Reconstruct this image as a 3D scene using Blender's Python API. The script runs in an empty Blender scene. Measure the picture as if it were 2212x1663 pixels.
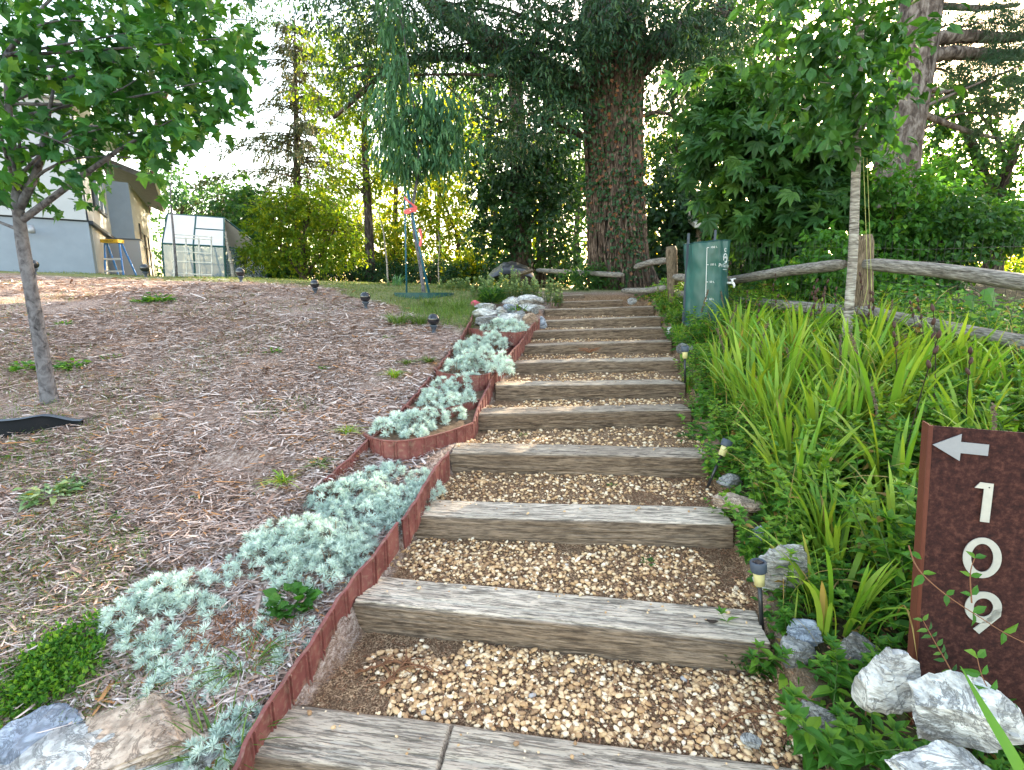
import bpy, math
import numpy as np

# ------------------------------------------------------------------ camera, sky, sun
sc = bpy.context.scene
COL = sc.collection
FPX, CX, CY, PITCH, EYE = 1075.0, 1105.5, 831.5, math.radians(10.5), 1.6
cam = bpy.data.objects.new('camera', bpy.data.cameras.new('camera'))
COL.objects.link(cam)
cam.location = (0, 0, EYE)
cam.rotation_euler = (math.pi/2 - PITCH, 0, 0)
cam.data.sensor_width = 36
cam.data.lens = 36*FPX/2211
cam.data.clip_start = .02
cam.data.clip_end = 3000
sc.camera = cam
SUN_EL, SUN_AZ = math.radians(18.5), math.radians(33)       # azimuth from +Y towards +X
w = bpy.data.worlds.new('World'); sc.world = w; w.use_nodes = True
nt = w.node_tree
sky = nt.nodes.new('ShaderNodeTexSky'); sky.sky_type = 'NISHITA'; sky.sun_disc = False
sky.sun_elevation = SUN_EL; sky.sun_rotation = SUN_AZ
sky.air_density = 1.0; sky.dust_density = 1.6; sky.ozone_density = 1.0
wb = nt.nodes.new('ShaderNodeMix'); wb.data_type = 'RGBA'; wb.blend_type = 'MULTIPLY'; wb.inputs[0].default_value = 1
wb.inputs[7].default_value = (1.20, 1.0, .79, 1); nt.links.new(sky.outputs[0], wb.inputs[6]); nt.links.new(wb.outputs[2], nt.nodes['Background'].inputs[0])
nt.nodes['Background'].inputs[1].default_value = .15
sun = bpy.data.objects.new('sun', bpy.data.lights.new('sun', 'SUN'))
COL.objects.link(sun)
sun.data.energy = 5.0; sun.data.angle = math.radians(.5); sun.data.color = (1, .86, .62)
from mathutils import Vector
sd = Vector((math.cos(SUN_EL)*math.sin(SUN_AZ), math.cos(SUN_EL)*math.cos(SUN_AZ), math.sin(SUN_EL)))
sun.rotation_euler = sd.to_track_quat('Z', 'Y').to_euler()
sc.view_settings.view_transform = 'Standard'
sc.view_settings.look = 'None'
sc.view_settings.exposure = 3.15
sc.view_settings.gamma = 1
sc.cycles.max_bounces = 6; sc.cycles.diffuse_bounces = 3; sc.cycles.glossy_bounces = 2
sc.cycles.transmission_bounces = 4; sc.cycles.transparent_max_bounces = 6
sc.cycles.caustics_reflective = False; sc.cycles.caustics_refractive = False
sc.cycles.use_denoising = True

# ------------------------------------------------------------------ helpers
rng = np.random.default_rng(7)
SP, CP = math.sin(PITCH), math.cos(PITCH)
def ray(px, py):
    xc = (np.asarray(px, float)-CX)/FPX; yd = (np.asarray(py, float)-CY)/FPX
    return xc, CP-yd*SP, -(SP+yd*CP)
def at(px, py, Y):
    x, y, z = ray(px, py); s = Y/y
    return np.array([x*s, Y+0*s, EYE+z*s])
def hp(px, py, z0):                                  # where the line of sight meets the level z0
    x, y, z = ray(px, py); s = (z0-EYE)/z
    return np.array([x*s, y*s, z0+0*s])
def unit(v): return v/np.maximum(np.linalg.norm(v, axis=-1, keepdims=True), 1e-9)
def sm(x, a, b):
    t = np.clip((x-a)/(b-a), 0, 1); return t*t*(3-2*t)
def _h(i, j, k, s):
    n = (i*374761393+j*668265263+k*2147483647+s*974634777) & 0xffffffff
    n = ((n ^ (n >> 13))*1274126177) & 0xffffffff
    n = ((n ^ (n >> 16))*2246822519) & 0xffffffff
    return ((n ^ (n >> 15)) & 0xffffff)/float(0xffffff)
def vnoise(x, y, z=0, s=0):
    x, y, z = np.broadcast_arrays(np.asarray(x, float), y, z)
    xi, yi, zi = [np.floor(a).astype(np.int64) for a in (x, y, z)]
    fx, fy, fz = x-xi, y-yi, z-zi
    fx, fy, fz = [f*f*(3-2*f) for f in (fx, fy, fz)]
    r = 0
    for a in (0, 1):
        for b in (0, 1):
            for c in (0, 1):
                r = r+_h(xi+a, yi+b, zi+c, s)*(fx if a else 1-fx)*(fy if b else 1-fy)*(fz if c else 1-fz)
    return r
def fbm(x, y, z=0, s=0, o=4):
    r, a, t = 0, 1, 0
    for i in range(o):
        r = r+a*vnoise(np.asarray(x)*2**i, np.asarray(y)*2**i, np.asarray(z)*2**i, s+i); t += a; a *= .5
    return r/t
ORG = {}                                             # world origin of every parent
def meta(o, label=None, cat=None, group=None, kind=None):
    if label: o['label'] = label
    if cat: o['category'] = cat
    if group: o['group'] = group
    if kind: o['kind'] = kind
    return o
def thing(name, label, cat, loc=(0, 0, 0), group=None):
    o = bpy.data.objects.new(name, None); COL.objects.link(o); o.empty_display_size = .1
    o.location = [float(c) for c in loc]; ORG[o.name] = np.array(loc, float)
    return meta(o, label, cat, group)
def make(name, V, faces, m, parent=None, attrs=None, smooth=False):
    """faces: list of (k-sided) int arrays; attrs: dict name -> per-vertex floats"""
    V = np.asarray(V, float)
    if parent is not None: V = V-ORG.get(parent.name, np.zeros(3))
    me = bpy.data.meshes.new(name)
    faces = [np.asarray(f, np.int32) for f in faces if len(f)]
    nl = sum(f.size for f in faces); nf = sum(len(f) for f in faces)
    me.vertices.add(len(V)); me.vertices.foreach_set('co', V.astype(np.float32).ravel())
    me.loops.add(nl); me.loops.foreach_set('vertex_index', np.concatenate([f.ravel() for f in faces]))
    tot = np.concatenate([np.full(len(f), f.shape[1], np.int32) for f in faces])
    st = np.concatenate([[0], np.cumsum(tot)[:-1]]).astype(np.int32)
    me.polygons.add(nf); me.polygons.foreach_set('loop_start', st); me.polygons.foreach_set('loop_total', tot)
    me.polygons.foreach_set('use_smooth', np.full(nf, smooth))
    for k, a in (attrs or {}).items():
        at_ = me.attributes.new(k, 'FLOAT', 'POINT'); at_.data.foreach_set('value', np.asarray(a, np.float32))
    me.update(calc_edges=True); me.validate()
    me.materials.append(m)
    o = bpy.data.objects.new(name, me); COL.objects.link(o)
    if parent is not None:
        o.parent = parent; ORG[o.name] = ORG.get(parent.name, np.zeros(3))
    return o
class B:                                             # collects geometry of one mesh
    def __init__(s): s.V = []; s.F = {3: [], 4: []}; s.n = 0; s.A = []
    def add(s, V, F, a=.5):
        V = np.asarray(V, float).reshape(-1, 3)
        for f in F:
            f = np.asarray(f, np.int64)
            if len(f): s.F.setdefault(f.shape[1], []).append(f+s.n)
        s.V.append(V); s.A.append(np.broadcast_to(np.asarray(a, float), (len(V),))); s.n += len(V)
    def box(s, c, d, rot=0, a=.5, tilt=None):
        q = np.array([[x, y, z] for x in (-.5, .5) for y in (-.5, .5) for z in (-.5, .5)])*np.asarray(d)
        if tilt is not None: q = q@np.asarray(tilt).T
        cr, sr = math.cos(rot), math.sin(rot)
        q = q@np.array([[cr, sr, 0], [-sr, cr, 0], [0, 0, 1]])
        s.add(q+np.asarray(c), [[[0, 1, 3, 2], [4, 6, 7, 5], [0, 4, 5, 1], [2, 3, 7, 6], [0, 2, 6, 4], [1, 5, 7, 3]]], a)
    def tube(s, P, r, k=8, caps=True, a=.5, wob=0, seed=0):
        P = np.asarray(P, float); n = len(P); r = np.broadcast_to(np.asarray(r, float), (n,))
        T = unit(np.gradient(P, axis=0))
        ref = np.array([0, 0, 1.]) if abs(T[0][2]) < .9 else np.array([1., 0, 0])
        U = unit(np.cross(T, ref)); W = np.cross(T, U)
        for i in range(1, n):                        # keep the frame from flipping
            u = U[i-1]-T[i]*np.dot(U[i-1], T[i]); U[i] = u/np.linalg.norm(u); W[i] = np.cross(T[i], U[i])
        th = np.arange(k)*2*math.pi/k
        R = r[:, None]*np.ones(k)
        if wob: R = R*(1+wob*(fbm(np.cos(th)[None]*2+P[:, 2:3]*1.5, np.sin(th)[None]*2+5, P[:, 2:3]*.9+seed, 3)-.5)*2)
        V = P[:, None]+R[..., None]*(np.cos(th)[None, :, None]*U[:, None]+np.sin(th)[None, :, None]*W[:, None])
        i, j = np.meshgrid(np.arange(n-1), np.arange(k), indexing='ij'); j2 = (j+1) % k
        F = np.stack([i*k+j, i*k+j2, (i+1)*k+j2, (i+1)*k+j], -1).reshape(-1, 4)
        fs = [F]
        if caps:
            V = np.concatenate([V.reshape(-1, 3), P[:1], P[-1:]]); a0, b0 = n*k, n*k+1
            fs.append(np.array([[a0, (q+1) % k, q] for q in range(k)]+[[b0, (n-1)*k+q, (n-1)*k+(q+1) % k] for q in range(k)]))
        s.add(V, fs, a)
    def grid(s, V, a=.5, flip=False):                # V (n,m,3)
        n, m = V.shape[:2]; i, j = np.meshgrid(np.arange(n-1), np.arange(m-1), indexing='ij')
        F = np.stack([i*m+j, (i+1)*m+j, (i+1)*m+j+1, i*m+j+1], -1).reshape(-1, 4)
        s.add(V, [F[:, ::-1] if flip else F], a)
    def lathe(s, prof, c, k=16, a=.5, tilt=None):
        prof = np.asarray(prof, float); th = np.arange(k)*2*math.pi/k
        V = np.stack([prof[:, 0, None]*np.cos(th), prof[:, 0, None]*np.sin(th), prof[:, 1, None]+0*th], -1)
        if tilt is not None: V = V@np.asarray(tilt).T
        V = V+np.asarray(c); n = len(prof)
        i, j = np.meshgrid(np.arange(n-1), np.arange(k), indexing='ij'); j2 = (j+1) % k
        s.add(V, [np.stack([i*k+j, i*k+j2, (i+1)*k+j2, (i+1)*k+j], -1).reshape(-1, 4)], a)
    def prism(s, poly, dirv, a=.5):                  # poly (n,3), extruded by dirv, closed
        poly = np.asarray(poly, float); n = len(poly)
        V = np.concatenate([poly, poly+np.asarray(dirv)])
        F4 = [[i, (i+1) % n, n+(i+1) % n, n+i] for i in range(n)]
        s.add(V, [F4], a); b = s.n-2*n
        s.F.setdefault(n, []).append(np.array([list(range(n))[::-1]])+b)
        s.F[n].append(np.array([list(range(n, 2*n))])+b)
    def make(s, name, m, parent=None, smooth=False, **kw):
        return make(name, np.concatenate(s.V), [np.concatenate(v) for v in s.F.values() if v], m, parent,
                    {'v': np.concatenate(s.A)}, smooth)
def frame(d, nrm):                                   # columns: side, along, normal
    y = unit(d); z = nrm-y*(nrm*y).sum(-1, keepdims=True); z = unit(z); x = np.cross(y, z)
    return np.stack([x, y, z], -1)
def scatter(b, T, P, R, S, v):
    """T=(verts, [faces]) copied to every P with rotation R, scale S (n,) or (n,3), leaf value v"""
    TV, TF = T; n = len(P)
    if n == 0: return
    S = np.asarray(S, float); S = S[:, None]*np.ones(3) if S.ndim == 1 else S
    V = np.einsum('nij,nkj->nki', R, TV[None]*S[:, None])+P[:, None]
    off = (np.arange(n)*len(TV))[:, None, None]
    b.add(V, [(np.asarray(f)[None]+off).reshape(-1, np.asarray(f).shape[1]) for f in TF], np.repeat(v, len(TV)))
def rnd3(n, g=None): return (g or rng).normal(size=(n, 3))

# leaf shapes: along +y, width x, face up z
LEAF2 = (np.array([[0, 0, 0], [.5, .42, .1], [0, 1, -.06], [-.5, .42, .1]]), [[[0, 1, 2], [0, 2, 3]]])
LEAF6 = (np.array([[0, 0, 0], [.42, .25, .09], [.45, .55, .07], [0, 1, -.18], [-.45, .55, .07], [-.42, .25, .09], [0, .3, 0], [0, .65, -.04]]),
         [[[0, 1, 6], [2, 3, 7], [0, 6, 5], [7, 3, 4]], [[1, 2, 7, 6], [6, 7, 4, 5]]])
NARROW = (np.array([[0, 0, 0], [.5, .35, .05], [.35, .7, 0], [0, 1, -.12], [-.35, .7, 0], [-.5, .35, .05]]), [[[0, 1, 5], [2, 3, 4]], [[1, 2, 4, 5]]])
STRAW = (np.array([[-.35, 0, 0], [.5, .06, .02], [-.5, .5, .05], [.42, .5, .05], [-.3, .94, 0], [.2, 1, .02]]), [[[0, 1, 3, 2], [2, 3, 5, 4]]])
NEED = (np.array([[-.5, 0, 0], [.5, 0, 0], [0, 1, 0]]), [[[0, 1, 2]]])
_mo = np.array([[0, 0], [.18, -.03], [.46, .10], [.30, .22], [.60, .48], [.30, .50], [.24, .62], [0, 1.0]])
_mp = np.concatenate([_mo, (_mo[1:-1]*[-1, 1])[::-1]])
_mz = -.10*np.abs(_mp[:, 0])**1.2+.02*np.sin(_mp[:, 1]*9)-.12*_mp[:, 1]**2
MAPLE = (np.concatenate([np.c_[_mp, _mz], [[0, .33, .03]]]), [[[len(_mp), i, (i+1) % len(_mp)] for i in range(len(_mp))]])
def palm(k=5, w=.34):
    V, F3, F4 = [], [], []
    for q in range(k):
        a = (q-(k-1)/2)*.62; L = 1-.12*abs(q-(k-1)/2); c, s_ = math.cos(a), math.sin(a)
        P = LEAF6[0]*[w*L, L, .5]; P = np.c_[P[:, 0]*c+P[:, 1]*s_, -P[:, 0]*s_+P[:, 1]*c, P[:, 2]]
        o = len(V)*8; V.append(P); F3 += [[o+i for i in f] for f in LEAF6[1][0]]; F4 += [[o+i for i in f] for f in LEAF6[1][1]]
    return np.concatenate(V), [F3, F4]
PALM = palm()
def ico(sub=1, jit=.22, seed=0, flat=.6):
    import bmesh
    bm = bmesh.new(); bmesh.ops.create_icosphere(bm, subdivisions=sub, radius=1)
    V = np.array([v.co[:] for v in bm.verts]); F = np.array([[v.index for v in f.verts] for f in bm.faces]); bm.free()
    g = np.random.default_rng(seed)
    V = V*(1+jit*(fbm(V[:, 0]*1.3+seed*7, V[:, 1]*1.3, V[:, 2]*1.3, seed, 2)[:, None]*2-1))
    V = V*np.array([1, .55+.4*g.random(), flat])
    return V, [F]

# ------------------------------------------------------------------ materials
def newmat(name, rough=.8, spec=.3):
    m = bpy.data.materials.new(name); m.use_nodes = True
    n = m.node_tree.nodes; p = n['Principled BSDF']; p.inputs['Roughness'].default_value = rough
    p.inputs['Specular IOR Level'].default_value = spec
    return m, m.node_tree, p
def N(nt, t, **kw):
    n = nt.nodes.new(t)
    for k, v in kw.items(): setattr(n, k, v)
    return n
def ramp(nt, fac, stops, interp='LINEAR'):
    r = N(nt, 'ShaderNodeValToRGB'); r.color_ramp.interpolation = interp
    e = r.color_ramp.elements
    while len(e) < len(stops): e.new(.5)
    for q, (p, c) in zip(e, stops): q.position = p; q.color = (*c, 1)
    nt.links.new(fac, r.inputs[0]); return r.outputs[0]
def noise(nt, scale, detail=7, vec=None, rough=.6, map_=None, dist=0):
    n = N(nt, 'ShaderNodeTexNoise'); n.inputs['Scale'].default_value = scale
    n.inputs['Detail'].default_value = detail; n.inputs['Roughness'].default_value = rough
    n.inputs['Distortion'].default_value = dist
    if vec is None: vec = N(nt, 'ShaderNodeTexCoord').outputs['Object']
    if map_:
        mp = N(nt, 'ShaderNodeMapping'); mp.inputs['Scale'].default_value = map_; nt.links.new(vec, mp.inputs[0]); vec = mp.outputs[0]
    nt.links.new(vec, n.inputs['Vector']); return n.outputs['Fac']
def mixc(nt, fac, a, b, mode='MIX'):
    m = N(nt, 'ShaderNodeMix', data_type='RGBA', blend_type=mode)
    for s, x in ((0, fac), (6, a), (7, b)):
        if isinstance(x, (int, float)): m.inputs[s].default_value = x
        elif isinstance(x, tuple): m.inputs[s].default_value = (*x, 1)
        else: nt.links.new(x, m.inputs[s])
    return m.outputs[2]
def attr(nt, name): return N(nt, 'ShaderNodeAttribute', attribute_name=name).outputs['Fac']
def bump(nt, p, h, strength=.5, dist=.01):
    b = N(nt, 'ShaderNodeBump'); b.inputs['Strength'].default_value = strength; b.inputs['Distance'].default_value = dist
    nt.links.new(h, b.inputs['Height']); nt.links.new(b.outputs[0], p.inputs['Normal'])
def flat(name, c, rough=.6, spec=.4, metal=0, var=.25, scale=8, bmp=.15):
    m, nt, p = newmat(name, rough, spec); f = noise(nt, scale)
    k = lambda s: tuple(min(1, x*s) for x in c)
    nt.links.new(ramp(nt, f, [(.3, k(1-var)), (.7, k(1+var))]), p.inputs['Base Color'])
    p.inputs['Metallic'].default_value = metal
    if bmp: bump(nt, p, noise(nt, scale*5), bmp, .004)
    return m
def leafmat(name, stops, trans=.35, rough=.5, tint=(1.25, 1.15, .45)):
    m, nt, p = newmat(name, rough, .35)
    c = ramp(nt, attr(nt, 'v'), stops)
    nt.links.new(c, p.inputs['Base Color'])
    t = N(nt, 'ShaderNodeBsdfTranslucent'); nt.links.new(mixc(nt, 1., c, tint, 'MULTIPLY'), t.inputs[0])
    mx = N(nt, 'ShaderNodeMixShader'); mx.inputs[0].default_value = trans
    nt.links.new(p.outputs[0], mx.inputs[1]); nt.links.new(t.outputs[0], mx.inputs[2])
    nt.links.new(mx.outputs[0], nt.nodes['Material Output'].inputs[0]); return m
M = {}
M['maple'] = leafmat('maple_leaf', [(0, (.018, .08, .028)), (.5, (.035, .14, .03)), (.85, (.10, .26, .03)), (1, (.26, .38, .03))], .4)
M['oak'] = leafmat('oak_leaf', [(0, (.015, .05, .028)), (.6, (.03, .085, .04)), (.9, (.06, .12, .04)), (1, (.12, .16, .03))], .3)
M['yellowgreen'] = leafmat('sunny_leaf', [(0, (.05, .13, .012)), (.4, (.14, .23, .015)), (.8, (.40, .40, .02)), (1, (.60, .50, .03))], .6)  # glow of backlit leaves is put into the saturated yellow stops
M['midgreen'] = leafmat('mid_leaf', [(0, (.02, .07, .02)), (.6, (.045, .13, .025)), (1, (.13, .24, .03))], .4)
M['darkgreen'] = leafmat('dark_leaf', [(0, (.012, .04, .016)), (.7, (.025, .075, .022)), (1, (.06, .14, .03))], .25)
M['bright'] = leafmat('bright_leaf', [(0, (.03, .11, .015)), (.6, (.07, .21, .025)), (1, (.19, .34, .03))], .45)
M['hemlock'] = leafmat('hemlock_needle', [(0, (.03, .05, .02)), (.6, (.07, .09, .03)), (1, (.17, .13, .05))], .3)
M['pine'] = leafmat('pine_needle', [(0, (.02, .055, .03)), (.7, (.04, .09, .04)), (1, (.09, .13, .05))], .25)
M['peach'] = leafmat('peach_leaf', [(0, (.025, .09, .045)), (.6, (.055, .155, .065)), (1, (.13, .26, .09))], .35)
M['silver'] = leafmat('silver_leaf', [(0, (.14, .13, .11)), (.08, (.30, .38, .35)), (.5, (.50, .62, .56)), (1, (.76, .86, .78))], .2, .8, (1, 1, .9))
M['iris'] = leafmat('iris_blade', [(0, (.45, .30, .12)), (.12, (.40, .34, .05)), (.2, (.28, .34, .03)), (.6, (.12, .28, .025)), (1, (.32, .45, .05))], .35)
M['youngleaf'] = leafmat('young_tree_leaf', [(0, (.02, .075, .018)), (.6, (.045, .14, .022)), (1, (.13, .26, .03))], .33)
M['garden'] = leafmat('garden_leaf', [(0, (.03, .11, .015)), (.5, (.08, .23, .025)), (.86, (.24, .38, .035)), (1, (.36, .22, .06))], .35)
M['sedum'] = leafmat('sedum_leaf', [(0, (.07, .15, .05)), (.6, (.17, .29, .11)), (.9, (.34, .44, .22)), (1, (.5, .42, .05))], .2)
M['grass'] = leafmat('lawn_grass', [(0, (.24, .20, .09)), (.3, (.13, .17, .04)), (.7, (.08, .17, .03)), (1, (.17, .27, .05))], .35)
M['ivy'] = leafmat('ivy_leaf', [(0, (.018, .05, .018)), (.9, (.035, .10, .03)), (1, (.22, .09, .04))], .2)
M['mulch'] = leafmat('mulch_chip', [(0, (.10, .055, .04)), (.22, (.24, .145, .11)), (.55, (.50, .375, .325)), (.9, (.76, .67, .64)), (1, (.42, .20, .08))], 0, .9)
M['litter'] = leafmat('red_litter', [(0, (.07, .035, .02)), (.5, (.20, .09, .045)), (.8, (.32, .15, .08)), (1, (.42, .3, .2))], 0, .9)
M['pod'] = flat('brown_pod', (.06, .025, .018), .7)
M['spike'] = flat('dried_spike', (.17, .11, .08), .9)
M['stem'] = flat('green_stem', (.07, .12, .03), .6)
M['twine'] = flat('twine', (.35, .36, .12), .9)

def woodmat(name, light, dark, axis=(1.2, 26, 26), rough=.85, knots=False, topmix=None):
    m, nt, p = newmat(name, rough, .2)
    g1 = noise(nt, 1.6, 9, map_=tuple(a*2.4 if a < 5 else a*1.25 for a in axis), rough=.7, dist=.5)
    g2 = noise(nt, 4, 7, map_=tuple(a*2.6 if a < 5 else a*1.3 for a in axis), rough=.65, dist=.3)
    big = noise(nt, 2.2, 4)
    mid = tuple((a+b)/2 for a, b in zip(light, dark)); blk = tuple(x*.22 for x in dark)
    c = ramp(nt, g1, [(.36, blk), (.44, dark), (.54, mid), (.66, light)])
    c2 = ramp(nt, g2, [(.42, blk), (.50, dark), (.62, light)])
    c = mixc(nt, .5, c, c2)
    c = mixc(nt, ramp(nt, big, [(.40, (.0,)*3), (.75, (.45,)*3)]), c, dark, 'MIX')
    if topmix:
        tp = mixc(nt, ramp(nt, g1, [(.39, (0,)*3), (.47, (1,)*3)]), tuple(x*.2 for x in topmix), mixc(nt, ramp(nt, big, [(.4, (0,)*3), (.65, (1,)*3)]), topmix, tuple(x*.72 for x in topmix)))
        tp = mixc(nt, ramp(nt, g2, [(.43, (0,)*3), (.50, (1,)*3)]), tuple(x*.38 for x in topmix), tp)
        c = mixc(nt, attr(nt, 'v'), c, tp)
    nt.links.new(c, p.inputs['Base Color'])
    mm = N(nt, 'ShaderNodeMath', operation='ADD'); nt.links.new(g1, mm.inputs[0]); nt.links.new(g2, mm.inputs[1])
    bump(nt, p, mm.outputs[0], .9, .012); return m
M['tie'] = woodmat('weathered_timber', (.36, .25, .165), (.10, .065, .042), topmix=(.74, .62, .50))
M['rail'] = woodmat('weathered_rail', (.50, .46, .41), (.16, .14, .12), axis=(1.2, 22, 22))
M['post'] = woodmat('weathered_post', (.34, .26, .18), (.12, .09, .06), axis=(22, 22, 1.2))
def barkmat(name, a, b, sc_=14, ax=(1, 1, .25), bs=1.):
    m, nt, p = newmat(name, .95, .1)
    f = noise(nt, sc_, 8, map_=ax, dist=.6); f2 = noise(nt, 2.5, 3)
    c = ramp(nt, f, [(.36, tuple(x*.3 for x in a)), (.48, a), (.62, b)])
    nt.links.new(mixc(nt, ramp(nt, f2, [(.4, (0,)*3), (.65, (.5,)*3)]), c, a), p.inputs['Base Color'])
    bump(nt, p, f, bs, .04); return m
M['bark'] = barkmat('grey_brown_bark', (.05, .038, .031), (.15, .12, .10))
M['barkgrey'] = barkmat('smooth_grey_bark', (.12, .115, .125), (.185, .18, .195), 20, (1, 1, .8), .2)
M['barkpale'] = barkmat('pale_ringed_bark', (.25, .22, .19), (.46, .43, .38), 22, (.5, .5, 3), .5)
M['pinebark'] = barkmat('pine_bark', (.11, .085, .075), (.27, .23, .21), 13, (1, 1, .45), 1.)
M['darkbark'] = barkmat('dark_bark', (.05, .037, .03), (.11, .085, .065))
M['vine'] = barkmat('vine_bark', (.07, .048, .037), (.24, .175, .135), 30, (1, 1, .2), .6)

def rockmat(name, a, b, c, sc_=3.2):
    m, nt, p = newmat(name, .85, .25)
    f = noise(nt, sc_, 9, rough=.62, dist=.8); f2 = noise(nt, sc_*6, 6, map_=(1, 1, 3))
    base = ramp(nt, f, [(.30, c), (.42, a), (.6, b)])
    v_ = ramp(nt, noise(nt, sc_*1.7, 8, rough=.7, dist=1.6), [(.47, (0,)*3), (.495, (.8,)*3), (.51, (.8,)*3), (.53, (0,)*3)])
    base = mixc(nt, v_, base, tuple(x*.35 for x in a))
    nt.links.new(mixc(nt, ramp(nt, f2, [(.42, (.55,)*3), (.56, (0,)*3)]), base, tuple(x*.3 for x in a)), p.inputs['Base Color'])
    bump(nt, p, f2, 1., .02); return m
M['rockwhite'] = rockmat('white_marble_rock', (.44, .43, .42), (.74, .73, .70), (.14, .13, .13))
M['rockgrey'] = rockmat('grey_limestone', (.22, .22, .22), (.42, .41, .40), (.10, .09, .08), 5)
M['rockblue'] = rockmat('bluish_rock', (.30, .34, .42), (.50, .54, .62), (.2, .2, .24))
M['rocktan'] = rockmat('tan_rock', (.42, .30, .22), (.62, .50, .40), (.24, .13, .08))
M['pebble'] = leafmat('pebble', [(0, (.22, .13, .075)), (.25, (.46, .27, .13)), (.6, (.66, .45, .25)), (.93, (.82, .68, .50)), (1, (.38, .35, .34))], 0, .7)
def edgingmat():
    m, nt, p = newmat('terracotta_plastic', .55, .4)
    f = noise(nt, 9, 6); z = noise(nt, 40, 5)
    c = ramp(nt, f, [(.3, (.12, .036, .03)), (.55, (.20, .06, .052)), (.8, (.27, .10, .08))])
    nt.links.new(mixc(nt, ramp(nt, z, [(.5, (0,)*3), (.75, (.5,)*3)]), c, (.33, .25, .17)), p.inputs['Base Color'])
    return m
M['edging'] = edgingmat()
def rust():
    m, nt, p = newmat('rusty_steel', .85, .25)
    f = noise(nt, 60, 8, rough=.7); g = noise(nt, 4, 4)
    c = ramp(nt, f, [(.34, (.018, .007, .007)), (.5, (.042, .014, .012)), (.68, (.10, .038, .028))])
    nt.links.new(mixc(nt, mixc(nt, attr(nt, 'v'), (0., 0., 0.), (1., 1., 1.)), c, mixc(nt, g, (.10, .030, .017), (.16, .048, .025))), p.inputs['Base Color'])
    bump(nt, p, f, .6, .003); return m
M['rust'] = rust()
M['steel'] = flat('brushed_steel', (.60, .60, .57), .42, .5, .55, .06, 60, .05)
M['steelgrey'] = flat('grey_metal', (.30, .31, .34), .5, .5, .4, .05, 60, .05)
M['white'] = flat('white_plastic', (.78, .78, .78), .4, .5, 0, .04)
M['black'] = flat('black_plastic', (.018, .019, .022), .35, .5, 0, .2)
M['matt'] = flat('matt_black_plastic', (.010, .011, .013), .85, .15, 0, .2)
M['gloss'] = flat('glossy_black_globe', (.012, .014, .02), .08, .7, 0, .1, 8, 0)
M['lens'] = flat('yellowed_lens', (.62, .56, .27), .35, .5, 0, .12, 30)
M['slate'] = flat('dark_blue_grey_plastic', (.05, .065, .09), .5, .4, 0, .1)
M['cell'] = flat('solar_cell', (.02, .018, .028), .15, .6, 0, .2)
M['bag'] = flat('green_vinyl', (.022, .095, .082), .4, .5, 0, .25, 3)
M['stake'] = flat('blue_green_stake', (.012, .10, .15), .4, .5, 0, .15)
M['ringgreen'] = flat('dark_green_edging', (.008, .06, .058), .5, .4, 0, .2)
M['ribbon'] = flat('pink_ribbon', (.75, .13, .12), .6, .3, 0, .15)
M['stucco'] = flat('shade_blue_stucco', (.25, .29, .35), .9, .1, 0, .06, 3, .3)  # bluish shade on the camera-facing walls is put into this colour
M['beige'] = flat('beige_stucco', (.33, .33, .31), .9, .1, 0, .05, 3, .3)
M['trim'] = flat('dark_trim', (.03, .04, .055), .6, .3)
M['soffit'] = flat('grey_soffit', (.10, .095, .09), .8, .2)
M['shingle'] = flat('roof_shingle', (.11, .10, .09), .9, .1, 0, .3, 20)
M['paint'] = flat('white_paint', (.74, .75, .76), .6, .3, 0, .05)
M['tarp'] = flat('black_tarp', (.02, .022, .026), .28, .6, 0, .3)
M['yellow'] = flat('yellow_plastic', (.75, .45, .03), .5, .4, 0, .08)
M['blue'] = flat('blue_fibreglass', (.03, .22, .62), .4, .4, 0, .08)
M['pink'] = flat('pink_plastic', (.62, .10, .16), .5, .4)
M['iron'] = flat('black_iron', (.012, .014, .015), .5, .4)
M['lattice'] = flat('bleached_lattice', (.52, .50, .45), .8, .2)
M['panel'] = flat('polycarbonate_panel', (.62, .57, .56), .35, .4, 0, .06, 3)
def glass():
    m, nt, p = newmat('window_glass', .06, .8)
    p.inputs['Base Color'].default_value = (.25, .32, .38, 1); p.inputs['Metallic'].default_value = .0
    p.inputs['Alpha'].default_value = .55; return m
M['glass'] = glass()
M['winglass'] = flat('dark_window_glass', (.10, .12, .15), .08, .9, 0, .05, 3, 0)

# ------------------------------------------------------------------ the stairs: where every timber lies
# name of the timber, front top edge left and right in the photo, height below the eye, distance if given
TIES = [('lowest', 560, 1640, 1790, 1790, 1.57, None), ('second', 762, 1300, 1668, 1392, 1.41, None),
        ('third', 893, 1112, 1588, 1132, 1.25, None), ('fourth', 972, 976, 1535, 986, 1.086, None),
        ('fifth', 1030, 893, 1495, 883, .97, None), ('sixth', 1070, 832, 1482, 827, .855, None),
        ('seventh', 1105, 783, 1467, 776, .735, 5.42), ('eighth', 1130, 745, 1452, 736, .61, 6.09),
        ('ninth', 1148, 715, 1440, 707, .495, 6.77), ('tenth', 1168, 692, 1428, 683, .39, 7.5),
        ('eleventh', 1176, 668, 1412, 661, .25, 8.3), ('twelfth', 1206, 652, 1345, 647, .13, 9.0),
        ('topmost', 1206, 638, 1262, 635, .03, 9.7)]
TIE = []
for nm, xl, yl, xr, yr, h, Y in TIES:
    if nm == 'lowest':
        a, b = hp(652, 1502, EYE-h), hp(1745, 1640, EYE-h)   # its back edge is the one in view
        d = unit(b-a); a = a-d*.06; back = np.array([-d[1], d[0], 0]); a, b = a-back*.27, b-back*.27+d*.05
    elif Y is None: a, b = hp(xl, yl, EYE-h), hp(xr, yr, EYE-h)
    else: a, b = at(xl, yl, Y-.05), at(xr, yr, Y+.05)
    TIE.append((a, b))
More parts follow.
